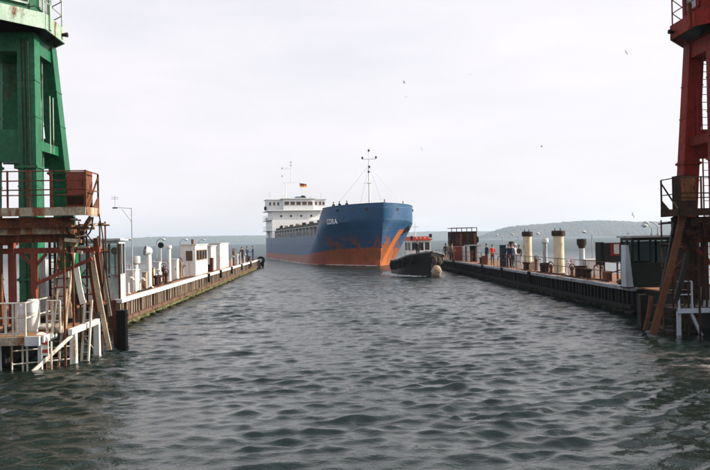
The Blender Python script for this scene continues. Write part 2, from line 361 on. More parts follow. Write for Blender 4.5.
# ------------------------------------------------------------------ far shores
def hill(name, prof, D, depth, seed, rough_h, mcol, px0, px1):
    xs_ = np.array([p[0] for p in prof]); ys_ = np.array([p[1] for p in prof])
    r = np.random.default_rng(seed); W = abs(px1-px0)/FPX*D
    n_a = int(W/4.0); n_b = 34
    px = np.linspace(px0, px1, n_a); top = np.interp(px, xs_, ys_)
    X = np.array([P(p, 240, D).x for p in px]); H = np.array([P(p, t, D+depth*.45).z for p, t in zip(px, top)])
    edge = np.clip(np.minimum(px-px0, px1-px)/12, 0, 1); H = H*edge
    bt = np.linspace(0, 1, n_b)
    shp = np.sin(np.pi*np.clip(bt/.9, 0, 1))**.7
    shp[0] = 0
    Z = H[None, :]*shp[:, None]
    nz_ = r.normal(0, 1, (n_b, n_a)); ker = np.array([.25, .5, .25])
    nz2 = np.apply_along_axis(lambda a: np.convolve(a, ker, 'same'), 1, nz_)
    nz3 = np.apply_along_axis(lambda a: np.convolve(a, np.ones(23)/23, 'same'), 1, r.normal(0, 1, (n_b, n_a)))*4
    Z = Z + (nz2*.55+nz3*.5)*rough_h*np.clip(Z/6, 0, 1) ; Z[0] = -2; Z[-1] = -2
    Yg = D + depth*bt[:, None] + 0*X[None, :] + 25*np.sin(X/170.0)[None, :]
    Xg = X[None, :] + 0*bt[:, None]
    v = np.stack([Xg, Yg, Z], -1).reshape(-1, 3); ii = np.arange(n_a*n_b).reshape(n_b, n_a)
    f = np.stack([ii[:-1, :-1], ii[:-1, 1:], ii[1:, 1:], ii[1:, :-1]], -1).reshape(-1, 4)
    me = bpy.data.meshes.new(name); me.from_pydata(v.tolist(), [], f.tolist())
    me.materials.append(mcol); o = bpy.data.objects.new(name, me); col.objects.link(o); o['kind'] = 'structure'
    return o
M_wood1 = mat('far wooded shore', (.055, .075, .05), rough=.95, rust=.4, rustc=(.09, .085, .06), scale=.012, streak=1, var=.3, bump=0, spec=.1)
M_wood2 = mat('leafless wooded shore', (.07, .065, .06), rough=.95, rust=.4, rustc=(.05, .06, .045), scale=.02, streak=1, var=.35, bump=0, spec=.1)
hill('hill', [(-150, 243), (60, 241), (110, 239.3), (135, 237.6), (200, 236.4), (268, 235.5), (330, 234.2), (440, 231.6), (500, 231.2), (560, 231), (620, 231)], 4200, 600, 3, 3.0, M_wood1, -160, 640)
hill('hill', [(488, 237.5), (500, 233.5), (512, 229), (520, 226.8), (545, 224.6), (575, 222.6), (600, 220.8), (618, 219.8), (640, 220.6), (665, 221.5), (720, 221), (800, 224), (900, 228)], 2700, 450, 5, 3.2, M_wood2, 486, 900)

# ------------------------------------------------------------------ floating dock: two side walls
XL, XR, Y0, Y1, DZ = -8.46, 13.4, 29.4, 96.0, 1.15
WID = 4.3
def dock_wall(side, label):
    xi = XL if side < 0 else XR; s = side                       # s points outward, away from the basin
    t = thing('dock_wall', label, 'dock wall', (xi+s*WID/2, Y0, 0), 'side walls of the floating dock')
    lo = lambda a, b: (min(a, b), max(a, b))
    mw, mwd = (M_wallrust, M_weed) if s < 0 else (M_walldark, M_weeddark)  # right wall: plate and weed coloured darker in place of shade
    mst = mat('brown strake steel', (.15, .085, .055), rough=.9, rust=.4, scale=1.6, rustc=(.08, .045, .03), var=.35, bump=.3, spec=.2)
    x0, x1 = lo(xi+s*.22, xi+s*WID)
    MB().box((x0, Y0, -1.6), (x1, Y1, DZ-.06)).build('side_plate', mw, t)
    x0n, x1n = lo(xi+s*(.9 if s < 0 else .5), xi+s*WID)
    MB().box((x0n, 13.0, -1.6), (x1n, Y0-.02, DZ-.06)).build('end_block', M_walldark, t)
    dk = MB()
    x0, x1 = lo(xi+s*.30, xi+s*WID)
    for k in range(14):
        ya, yb = Y0+(Y1-Y0)*k/14, Y0+(Y1-Y0)*(k+1)/14
        o = MB().box((x0, ya+.012, DZ-.06), (x1, yb-.012, DZ+random.uniform(-.006, .006))).build('deck_plate', M_deck, t)
    for k in range(4):
        ya, yb = 13.0+(Y0-13)*k/4, 13.0+(Y0-13)*(k+1)/4
        MB().box((x0n, ya+.012, DZ-.06), (x1n, yb-.03, DZ)).build('deck_plate', M_deck, t)
    # coping: white kerb lengths, coloured grey on the right for shade
    x0, x1 = lo(xi-s*.02, xi+s*.295); L = 4.16
    k0 = None
    for k in range(16):
        ya = Y0+k*L
        if k0 is None:
            k0 = MB().box((x0, ya+.02, DZ-.13), (x1, ya+L-.02, DZ+.02)).build('kerb', M_kerb if s < 0 else M_kerbshade, t); base = k0.location.copy()
        else: copy_of(k0, base+Vector((0, k*L, random.uniform(-.008, .008))), t)
    # vertical ribs under the coping
    st = .31 if s < 0 else .42
    n_r = int((Y1-Y0)/st)
    xr = xi+s*.13
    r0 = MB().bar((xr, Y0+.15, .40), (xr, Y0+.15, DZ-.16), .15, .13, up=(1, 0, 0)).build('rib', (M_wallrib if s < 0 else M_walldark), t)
    for k in range(1, n_r):
        if random.random() < .07: continue
        c = copy_of(r0, (random.uniform(-.025, .025), k*st+random.uniform(-.05, .05), 0), t); u = random.random(); c.scale = (1, 1, 1); c.rotation_euler = (random.uniform(-.0012, .0012), 0, 0)
    # rubbing strake in lengths
    x0, x1 = lo(xi-s*.06, xi+s*.218)
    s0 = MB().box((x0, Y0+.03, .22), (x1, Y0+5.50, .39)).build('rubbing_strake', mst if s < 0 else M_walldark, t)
    for k in range(1, 12): copy_of(s0, (0, k*5.54, random.uniform(-.015, .015)), t)
    # weed growing along the waterline, ragged
    wb = MB(); n_w = 420; rr = np.random.default_rng(11 if s < 0 else 12); vs = []; fs = []
    pr = rr.random((n_w, 5))
    for i in range(n_w):
        y = Y0+(Y1-Y0)*i/(n_w-1); q = pr[i]
        for j, z in enumerate((.21, .10, -.03, -.2, -.5)):
            vs.append((xi+s*.21 - s*(.05+.17*q[j]*(1 if j else .3)), y, z+(q[(j+2) % 5]-.5)*.07-(.10*max(0, math.sin(y*.9)+math.sin(y*2.3+1)-.4) if j < 2 else 0)))
    for i in range(n_w-1):
        for j in range(4):
            a = i*5+j; fs.append((a, a+1, a+6, a+5) if s < 0 else (a, a+5, a+6, a+1))
    wb.add(vs, fs); wb.build('weed_band', mwd, t, smooth=0)['kind'] = 'stuff'
    # hanging rubber fenders
    f0 = None
    for px in ((208, 220, 231, 241, 250) if s < 0 else (455, 484, 504, 532, 441)):
        y = abs(xi)*FPX/abs(px-322)
        c = (xi-s*.10, y, DZ-.28)
        f = MB().tube((c[0], y-.0, DZ-.55), (c[0], y, DZ+.1), .10, n=10).build('fender', M_rubber, t)
        MB().tube((c[0], y, DZ+.08), (xi+s*.35, y, DZ+.08), .02, n=6).build('rope', M_timberdark, f)
    # railing
    xq = xi+s*(.62 if s > 0 else WID-.35)
    ye = Y1-4
    pst = MB().tube((xq, Y0+2.4, DZ), (xq, Y0+2.4, DZ+1.02), .022, n=6).build('railing_post', M_rust, t); npst = int((ye-Y0-2.4)/2.2)
    for k in range(1, npst): copy_of(pst, (0, k*2.2, 0), t)
    for z in (.55, 1.0):
        rl = MB().tube((xq, Y0+2.4, DZ+z), (xq, Y0+2.4+6.6, DZ+z), .018, n=6).build('rail', M_rust, t)
        for k in range(1, (npst-1)//3): copy_of(rl, (0, k*6.6, 0), t)
    return t
dock_wall(-1, 'sunlit rusty dock side wall with white kerb on the left')
dock_wall(+1, 'dark shaded dock side wall on the right with pale kerb')

# tyres at the far end of the left wall
def tyre(c, r, label, axis='y'):
    t = MB().torus(c, r, r*.38, axis=axis, n=18, m=8).build('tyre_fender', M_rubber, off=c); t.location = c
    tag(t, label, 'tyre', 'tyre fenders on the dock end'); return t
tyre((XL-.1, Y1+.28, .95), .42, 'upper black tyre on the far end of the left dock wall')
tyre((XL+.28, Y1-1.0, .55), .40, 'lower black tyre on the inner corner of the left dock wall', 'x')

# ------------------------------------------------------------------ cranes
def crane(side, mm, label, cx_):
    y0, y1, zt = 25.0, 27.35, 11.05; w = 1.18
    t = thing('dock_crane', label, 'crane', (cx_, 26.15, DZ), 'dock cranes')
    yc = (y0+y1)/2
    legs = {}
    def legc(sx, sy, u):        # leg centre line: the front pair stands almost upright, the rear pair splays back
        x_ = cx_+sx*(w-lerp_(.40 if sy < 0 else .12, .52, u))
        y_ = yc-lerp_(1.09, .83, u) if sy < 0 else yc+lerp_(2.2 if side < 0 else 1.35, .78, u)
        return Vector((x_, y_, lerp_(DZ, zt, u)))
    for sx in (-1, 1):
        for sy in (-1, 1):
            u0 = .56 if (side < 0 and sx < 0 and sy > 0) else 0.0      # the green crane stands on three legs
            l = MB().bar(legc(sx, sy, u0), legc(sx, sy, 1), .66, .62, up=(0, 1, 0), w2=.60, h2=.48).build('leg', mm, t)
            legs[sx, sy] = l; bot = legc(sx, sy, 0)
            if u0 == 0: MB().cbox((bot.x, bot.y, DZ+.19), (.86, .86, .36)).build('foot', M_rustdark, l)
            for zz in (3.4, 5.6, 8.1, 9.4):
                u = (zz-DZ)/(zt-DZ)
                if u < u0: continue
                MB().cbox(legc(sx, sy, u), (lerp_(.66, .60, u)+.035, lerp_(.62, .48, u)+.035, .05)).build('seam_band', mm, l)
            for zz in (2.3, 6.3):
                u = (zz-DZ)/(zt-DZ); c = legc(sx, sy, u); hx, hy = lerp_(.66, .60, u)/2+.06, lerp_(.62, .48, u)/2+.06
                if u < u0: continue
                MB().cbox(c, (2*hx, 2*hy, .09)).build('flange', mm, l)
                for q in range(4):
                    for g in (-1, 1): MB().tube((c.x-hx+.08+q*(2*hx-.16)/3, c.y+g*(hy-.03), c.z-.09), (c.x-hx+.08+q*(2*hx-.16)/3, c.y+g*(hy-.03), c.z+.09), .022, n=6).build('bolt', M_rustdark, l)
    for q in range(3):
        xq_ = cx_-side*(w-.35)+(.12*q-.1); MB().path([(xq_, y0-.27, DZ), (xq_+side*.22, y0+.06, 10.9)], .018).build('conduit', M_capdark, t)
    for sy in (-1, 1):          # headers across, front and back
        y = yc+sy*.93; yb_ = y if sy < 0 else yc+(1.33 if side < 0 else 1.0)
        MB().box((cx_-w+.40, yb_-.17, 6.5), (cx_+w-.40, yb_+.17, 7.65)).build('crossbeam', mm, t)
        MB().box((cx_-w+.42, y-sy*.11-.235, 10.45), (cx_+w-.42, y-sy*.11+.235, 11.07)).build('header', mm, t)
    for sx in (-1, 1):
        x = cx_+sx*(w-.54)
        MB().box((x-.26, yc-.70, 10.46), (x+.26, yc+.70, 11.06)).build('header', mm, t)
        MB().box((x+sx*.12-.2, yc-.76, 6.95), (x+sx*.12+.2, yc+(1.15 if side < 0 else .85), 7.3)).build('crossbeam', mm, t)
    MB().box((cx_-w+.24, y0+.14, 11.08), (cx_+w-.24, y1-.14, 11.13)).build('top_plate', mm, t)
    MB().lathe((cx_, yc, 11.16), [(.80, 0), (.80, .12), (.72, .14), (.72, .30)], 24).build('slewing_ring', M_rustdark, t)
    # ladder inside the tower
    lx = cx_-side*.45; ly = yc+.35
    ld = MB(); ld.bar((lx-.2, ly, DZ), (lx-.2, ly, 10.9), .05, .03); ld.bar((lx+.2, ly, DZ), (lx+.2, ly, 10.9), .05, .03)
    lo = ld.build('ladder', mm if side > 0 else M_pgreen, t)
    r0 = MB().tube((lx-.2, ly, DZ+.3), (lx+.2, ly, DZ+.3), .014, n=6).build('rung', mm if side > 0 else M_pgreen, lo)
    for k in range(1, 34): copy_of(r0, (0, 0, k*.30), lo)
    # handrail bits and a cable run on the inner face
    cb = MB(); xx = cx_-side*(w-.02)
    cb.tube((xx, yc-.25, 6.9), (xx, yc-.25, 9.0), .022, n=6); cb.tube((xx, yc+.05, 6.9), (xx, yc+.05, 9.0), .022, n=6); cb.build('handrail', mm if side > 0 else M_pgreen, t)
    # turning house: an octagonal floor, fascia, walls and windows
    def octa(a, c=(cx_, yc), rot=0): 
        r = a/math.cos(math.pi/8); return [(c[0]+r*math.cos(math.pi/8+math.pi/4*k+rot), c[1]+r*math.sin(math.pi/8+math.pi/4*k+rot)) for k in range(8)]
    C2 = (cx_+side*(.75 if side < 0 else .45), yc-.42)
    fl = MB().prism(octa(2.14, C2), 11.45, 11.60).build('house_floor', M_black, t)
    for k in range(8):
        o = octa(2.20, C2); a, bq = Vector((*o[k], 0)), Vector((*o[(k+1) % 8], 0))
        MB().bar(a+Vector((0, 0, 11.43)), bq+Vector((0, 0, 11.43)), .06, .56).build('fascia', mm if side > 0 else M_pgreen, t)
    hw = MB().prism(octa(1.80, C2), 11.61, 14.6).build('house_wall', mm, t)
    MB().prism(octa(2.0, C2), 14.6, 14.75).build('house_roof', mm, t)
    o8 = octa(1.805, C2)
    for k in range(8):
        a, bq = Vector((*o8[k], 0)), Vector((*o8[(k+1) % 8], 0)); d = (bq-a); nrm = Vector((d.y, -d.x, 0)).normalized()
        c1, c2 = a+d*.18, a+d*.82
        fr = MB()
        fr.bar(c1+Vector((0,0,12.05))+nrm*.02, c1+Vector((0,0,13.9))+nrm*.02, .07, .07); fr.bar(c2+Vector((0,0,12.05))+nrm*.02, c2+Vector((0,0,13.9))+nrm*.02, .07, .07)
        for z in (12.05, 12.95, 13.9): fr.bar(c1+Vector((0,0,z))+nrm*.02, c2+Vector((0,0,z))+nrm*.02, .07, .07)
        wf = fr.build('window_frame', M_pgreen if side < 0 else mm, t)
        for za, zb in ((12.09, 12.91), (12.99, 13.86)):
            pn = MB(); q1, q2 = c1+d*.03+nrm*.004, c2-d*.03+nrm*.004
            pn.add([q1+Vector((0,0,za)), q2+Vector((0,0,za)), q2+Vector((0,0,zb)), q1+Vector((0,0,zb)), q1+Vector((0,0,za))-nrm*.02, q2+Vector((0,0,za))-nrm*.02, q2+Vector((0,0,zb))-nrm*.02, q1+Vector((0,0,zb))-nrm*.02],
                   [(0,1,2,3),(7,6,5,4),(0,4,5,1),(1,5,6,2),(2,6,7,3),(3,7,4,0)])
            pn.build('pane', M_gglass if k in (7, 3) else M_dglass, wf)
    o8 = octa(2.14, C2)
    for k in range(8):
        a = Vector((*o8[k], 0)); bq = Vector((*o8[(k+1) % 8], 0))
        MB().tube(a+Vector((0,0,11.55)), a+Vector((0,0,12.75)), .03, n=6).build('railing_post', mm if side > 0 else M_pgreen, t)
        for z in (12.2, 12.75): MB().tube(a+Vector((0,0,z)), bq+Vector((0,0,z)), .02, n=6).build('rail', mm if side > 0 else M_pgreen, t)
    # bracket and lamp at the inner corner
    bx_ = C2[0]-side*2.24
    MB().bar((bx_, yc-1.0, 11.2), (bx_, yc-1.0, 12.1), .10, .16).build('bracket', mm if side > 0 else M_pgreen, t)
    MB().tube((bx_+side*.05, yc+.2, 11.4), (bx_-side*.20, yc+.2, 11.4), .05, .09, n=10).build('lamp', M_rustdark, t)
    return t
crane(-1, M_green, 'green dock crane tower with octagonal house at the left edge', -11.10)
crane(+1, M_red, 'dark red dock crane tower at the right edge', 15.72)

# ------------------------------------------------------------------ access platforms with rusty railings, beside the cranes
def access_platform(side, label):
    Yp = 20.0 if side < 0 else 22.0
    s = side
    if s < 0: xa, xb = -13.2, P(86, 208, Yp).x
    else: xa, xb = P(680, 208, Yp).x, 17.5
    zt = P(50, 208, Yp).z if s < 0 else P(690, 209, Yp).z
    t = thing('access_platform', label, 'platform', ((xa+xb)/2, Yp+.6, DZ), 'raised access platforms')
    OFFz = zt
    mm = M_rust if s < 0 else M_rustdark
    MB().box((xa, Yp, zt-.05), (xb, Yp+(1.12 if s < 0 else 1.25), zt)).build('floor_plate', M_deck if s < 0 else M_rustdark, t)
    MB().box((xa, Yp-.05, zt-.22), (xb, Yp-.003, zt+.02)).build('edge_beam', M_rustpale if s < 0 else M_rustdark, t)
    xin = xb if s < 0 else xa
    MB().box((xin-.025, Yp+.01, zt-.22), (xin+.025, Yp+(1.12 if s < 0 else 1.25), zt+.02)).build('end_beam', M_rustpale if s < 0 else M_rustdark, t)
    PD = 1.12 if s < 0 else 1.25
    H = 1.05
    pxs = (86, 51.5, 29, 8, -30, -70) if s < 0 else (680, 701, 722, 748)
    pts = [P(p, 200, Yp).x for p in pxs]
    for i, x in enumerate(pts):
        w = .045 if (s > 0 or i not in (1, 2)) else .07
        MB().cbox((x, Yp-.02, zt+H/2+.02), (w, .04, H)).build('railing_post', mm, t)
    for k, z in enumerate((H, .78, .52, .37)):
        if s > 0 and k == 1: continue
        MB().tube((xa, Yp-.02, zt+z), (xb-.02*s*0, Yp-.02, zt+z), .019, n=6).build('rail', mm, t)
    # end railing and far railing
    for y in (Yp+PD-.03,):
        MB().cbox((xin, y, zt+H/2), (.045, .045, H)).build('railing_post', mm, t)
    for z in (H, .52): MB().tube((xin, Yp-.02, zt+z), (xin, Yp+PD-.03, zt+z), .019, n=6).build('rail', mm, t)
    # diagonal stay at the inner corner, gusset
    MB().bar((xin, Yp+.15, zt+.02), (xin, Yp+PD-.06, zt+.92), .04).build('stay', mm, t)
    MB().add([(xin-.015, Yp+PD-.04, zt+.02), (xin-.015, Yp+PD-.55, zt+.02), (xin-.015, Yp+PD-.04, zt+.36), (xin+.015, Yp+PD-.04, zt+.02), (xin+.015, Yp+PD-.55, zt+.02), (xin+.015, Yp+PD-.04, zt+.36)],
             [(0,1,2),(5,4,3),(0,3,4,1),(1,4,5,2),(2,5,3,0)]).build('gusset', mm, t)
    # heavy beams beneath
    for k, (a, bq, zz, th) in enumerate(((.5, 2.6, -.40, .3), (.35, 3.2, -.62, .22), (1.0, 2.0, -.85, .24))):
        x0, x1 = sorted((xin+s*a, xin+s*(a+bq)))
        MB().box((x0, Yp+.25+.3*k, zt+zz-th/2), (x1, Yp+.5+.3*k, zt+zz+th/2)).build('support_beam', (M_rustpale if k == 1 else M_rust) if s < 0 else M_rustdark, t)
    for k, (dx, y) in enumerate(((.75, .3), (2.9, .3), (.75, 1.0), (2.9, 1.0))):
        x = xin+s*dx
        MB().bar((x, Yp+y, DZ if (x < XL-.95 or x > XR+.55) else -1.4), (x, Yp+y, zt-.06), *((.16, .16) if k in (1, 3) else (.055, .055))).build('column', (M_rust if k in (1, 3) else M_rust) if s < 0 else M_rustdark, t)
    MB().bar((xin+s*.75, Yp+.62, zt-1.3), (xin+s*.06, Yp+.62, zt-.25), .10, .12).build('brace', M_rustpale if s < 0 else M_rustdark, t)
    # hanging odds and ends below the inner corner: brackets, hoses
    r = random.Random(9+s)
    for k in range(26):
        x = xin+s*r.uniform(.02, .95); y = Yp+r.uniform(.1, .9); z = zt-.24-r.uniform(0, 1.15)
        ax = r.choice([(1, 0, 0), (0, 0, 1), (0, 0, 1), (1, 0, 0), (0, 1, 0)]); L_ = r.uniform(.15, .5)
        d = Vector(ax)*L_ + Vector((r.uniform(-.06, .06), r.uniform(-.05, .05), r.uniform(-.06, .06)))
        w_ = r.uniform(.03, .13)
        MB().bar(Vector((x, y, z))-d/2, Vector((x, y, z))+d/2, w_, w_*r.uniform(.5, 1.2)).build('bracket', (r.choice([M_rust, M_rustpale, M_rustdark, M_rustpale]) if s < 0 else M_rustdark), t)
    return t
access_platform(-1, 'rusty railed access platform in front of the green crane')
access_platform(+1, 'rusty railed access platform in front of the red crane')

# rusty cabinet on the left platform
_zt = P(50, 208, 20).z
a, bq = P(66.5, 208, 20.5), P(86.5, 172, 20.5)
t = thing('steel_cabinet', 'rusty brown steel cabinet on the left railed platform', 'cabinet', ((a.x+bq.x)/2, 20.75, _zt))
MB().box((a.x, 20.5, _zt), (bq.x, 21.0, _zt+1.08)).build('body', M_rust, t)
MB().box((a.x+.04, 20.47, _zt+.42), (bq.x-.04, 20.497, _zt+1.04)).build('door', M_rustred, t)
MB().cbox((bq.x-.10, 20.46, _zt+.72), (.03, .03, .14)).build('handle', M_rustdark, t)
MB().box((a.x+.05, 20.46, _zt+.12), (bq.x-.08, 20.496, _zt+.36)).build('vent_grille', M_rustdark, t)
_ztr = P(690, 209, 22).z
a, bq = P(680, 208, 22.5), P(696, 172, 22.5)
t = thing('steel_cabinet', 'dark rusty steel cabinet on the right railed platform', 'cabinet', ((a.x+bq.x)/2, 22.75, _ztr))
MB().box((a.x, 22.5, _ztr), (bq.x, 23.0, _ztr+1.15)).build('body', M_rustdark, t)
MB().box((a.x+.04, 22.47, _ztr+.3), (bq.x-.04, 22.497, _ztr+1.1)).build('door', M_rust, t)
MB().cbox((bq.x-.10, 22.46, _ztr+.72), (.03, .03, .14)).build('handle', M_rustdark, t)

# red lead steel frame (gallows) in front of the left crane
Yf = 21.3
t = thing('gallows', 'red brown steel gallows frame below the left platform', 'steel frame', (P(20, 300, Yf).x, Yf, .95))
zb = P(50, 250.5, Yf).z
xl, xr_ = -10.4, P(100, 250, Yf).x
MB().bar((xl, Yf, zb), (xr_, Yf, zb), .16, .17).build('beam', M_rustred, t)
for px, wd, ztop in ((12.5, .17, zb+.30), (34.5, .15, zb-.088)):
    x = P(px, 280, Yf).x
    MB().bar((x, Yf, .95), (x, Yf, ztop), wd, .19, up=(0, 1, 0)).build('post', M_rustred, t)
xk = P(34.5, 280, Yf).x
for sg in (-1, 1):
    MB().bar((xk+sg*.02, Yf, zb-.48), (xk+sg*.36, Yf, zb-.10), .09, .08).build('knee_brace', M_rustred, t)
MB().bar(P(36, 284, Yf), P(92, 258.5, Yf), .11, .10).build('diagonal_brace', M_rustred, t)
MB().bar((xl, Yf+.5, zb+.22), (P(11, 244, Yf).x, Yf+.5, zb+.22), .10, .08).build('rear_beam', M_rustred, t)

t = thing('winch_house', 'grey machinery housing behind the red frame at left', 'housing', (-9.75, 23.6, DZ))
_a, _b = P(59, 262, 23.4), P(93, 262, 23.4)
MB().box((_a.x-.45, 23.4, DZ), (XL-.93, 24.3, P(70, 259, 23.4).z)).build('body', M_grey, t)
MB().box((_a.x-.2, 23.37, DZ+.2), (_a.x+.35, 23.397, DZ+1.5)).build('door', M_lgrey, t)
MB().tube((-9.6, 23.36, DZ+1.35), (-9.6, 23.398, DZ+1.35), .09, n=12).build('gauge', M_black, t)
# landing platform with planks, railings and a white braced frame standing in the water
LZ = .95
t = thing('landing_platform', 'low landing platform with orange planks and white railings at left', 'platform', (-8.4, 21.4, 0))
xw = XL-.9
npl = 9
for k in range(npl):
    ya = 19.75+k*.36
    MB().box((xw+.01, ya, LZ-.05), (-7.93 if ya < 20.9 else -7.45, ya+.345, LZ+random.uniform(-.008, .008))).build('plank', M_plank, t)
MB().box((xw+.01, 19.66, LZ-.24), (P(25, 330, 19.7).x, 19.74, LZ-.01)).build('edge_beam', M_rustpale, t)
MB().box((P(25, 330, 19.7).x+.003, 19.64, LZ-.26), (-7.93, 19.745, LZ+.0)).build('edge_beam', M_lgrey, t)
MB().box((-7.92, 19.8, LZ-.2), (-7.86, 20.8, LZ-.0)).build('side_beam', M_lgrey, t)
for x, y in ((-9.15, 19.9), (-8.0, 19.9), (-8.0, 22.7), (-7.55, 22.7), (-9.15, 22.6)):
    MB().bar((x, y, -1.3), (x, y, LZ-.06), .11, .11).build('pile', M_lgrey if y < 20 else M_rustdark, t)
# white railing along the front and a return
H = .93
def rail_run(pts, posts, zs, mm, r=.026, parent=t, z0=LZ):
    for (x, y) in posts: MB().bar((x, y, z0), (x, y, z0+H), .05, .05).build('railing_post', mm, parent)
    for z in zs:
        for a, b_ in zip(pts[:-1], pts[1:]): MB().tube((*a, z0+z), (*b_, z0+z), r, n=6).build('rail', mm, parent)
xs = [P(p, 320, 19.78).x for p in (5.5, 13, 16.5, 25.2)]
rail_run([(xw, 19.78), (xs[-1], 19.78)], [(x, 19.78) for x in xs], (H, .52, .08), M_whiterail)
rail_run([(xs[-1], 19.80), (P(33, 300, 20.6).x, 21.0), (P(46, 300, 21.6).x, 21.9)], [(P(33, 300, 20.6).x, 21.0), (P(46, 300, 21.6).x, 21.9)], (H, .5), M_whiterail, r=.022)
xs = [P(p, 320, 20.4).x for p in (47, 52.5, 60)]
rail_run([(xs[0], 20.4), (xs[-1], 20.4)], [(x, 20.4) for x in xs], (H, .55, .35), M_whiterail, r=.022)
xs = [P(p, 320, 22.7).x for p in (85, 96, 103)]
rail_run([(xs[0], 22.7), (xs[-1], 22.7)], [(x, 22.7) for x in xs], (H, .55), M_rust, r=.022)
MB().cbox((P(94, 321, 22.7).x, 22.7, LZ-.06), (.8, .2, .12)).build('side_beam', M_deck, t)
# white frame standing in the water
w1, w2 = G(74, 364.5), G(97.5, 355.5)
t1, t2 = Vector((w1.x, w1.y, .93)), Vector((w2.x, w2.y, 1.02))
t = thing('braced_frame', 'white braced steel frame standing in the water by the landing', 'frame', (w1.x, w1.y, 0))
for a, z in ((w1, .95), (w2, 1.05)): MB().bar((a.x, a.y, -1.4), (a.x, a.y, z), .17, .17, up=(0, 1, 0)).build('post', M_white, t)
MB().bar(t1+(t1-t2)*.13+Vector((0, 0, .05)), t2+(t2-t1)*.05+Vector((0, 0, .05)), .13, .16).build('top_beam', M_white, t)
dg = G(24, 373); MB().bar((dg.x-.35, dg.y-.25, -.55), (w1.x-.02, w1.y-.10, .86), .06, .10).build('diagonal_brace', M_whiterail, t)
l1 = G(8, 373)
for z in (.18, .55): MB().tube((l1.x, l1.y+.3, z), (w1.x, w1.y-.03, z), .022, n=6).build('tie_rail', M_whiterail, t)
for px in (8, 19, 23.5, 48): 
    q = G(px, 371); MB().tube((q.x, q.y+.25, -.9), (q.x, q.y+.25, .78), .03, n=6).build('stake', M_whiterail, t)
# sloping gangway ladders
def ladder(a, b_, w, label, mm, nr):
    a, b_ = Vector(a), Vector(b_); t = thing('ladder', label, 'ladder', tuple(b_), 'ladders beside the landing')
    sx = Vector((w/2, 0, 0))
    for sg in (-1, 1): MB().bar(a+sx*sg, b_+sx*sg, .05, .09).build('stringer', mm, t)
    for k in range(nr):
        c = a.lerp(b_, (k+.5)/nr); MB().tube(c-sx, c+sx, .016, n=6).build('rung', mm, t)
    return t
lo = G(52, 367); ladder(P(62.5, 289, 21.0), (lo.x, lo.y, -.35), .26, 'pale sloping ladder running from the landing into the water', M_rustpale, 11)
lo = G(84, 361); ladder(P(88.5, 300, 21.3), (lo.x, lo.y, -.35), .20, 'narrow ladder behind the white braced frame', M_whiterail, 9)
# caged ladder in front of the crane leg
a = P(52, 232, 22.2); t_l = ladder((a.x, 22.2, a.z), (a.x, 22.2, .95), .16, 'thin upright ladder beside the lower green crane leg', M_rustdark, 14)

def plank(a, b_, w, th, label, mm, name='leaning_plank'):
    a, b_ = Vector(a), Vector(b_); d = (b_-a)
    t = MB(); n_ = 5
    for k in range(n_):   # slightly bowed, uneven board
        p, q = a+d*(k/n_), a+d*((k+1)/n_)
        bow = lambda u: Vector((0, -.05*math.sin(math.pi*u), .0))
        t.bar(p+bow(k/n_), q+bow((k+1)/n_), w*random.uniform(.96, 1.04), th, up=(0, 1, 0))
    o = t.build(name, mm, off=tuple(b_)); o.location = b_
    return tag(o, label, 'plank', 'timber guides leaning by the cranes')
plank(P(92, 255, 22.2), P(109.5, 350, 22.2), .14, .08, 'longest pale timber leaning down to the water beside the left landing', M_timber)
plank(P(98.5, 236, 23.2), P(110.5, 316, 23.2), .09, .08, 'thin pale timber leaning just in front of the left control cabin', M_timber)
plank(P(95.5, 238, 22.6), P(103, 300, 22.6), .13, .07, 'short rusty brown timber between two pale leaning timbers at left', M_timberbrown)
plank(P(76, 264, 22.0), P(83, 304, 22.0), .16, .06, 'short white painted board leaning behind the left landing railing', M_white)
plank(P(67, 270, 22.1), P(71, 318, 22.1), .10, .05, 'narrow pale board standing upright behind the left landing railing', M_whiterail)
plank(P(88, 250, 22.4), P(97, 312, 22.4), .10, .07, 'dark brown timber leaning left of the longest pale timber', M_timberbrown)
plank(P(101, 246, 23.5), P(114.5, 330, 23.5), .09, .07, 'rusty thin timber nearest the left control cabin', M_timberbrown)
plank(P(70, 262, 22.6), P(77, 318, 22.6), .08, .05, 'thin brown lath behind the upright pale board', M_timberbrown)
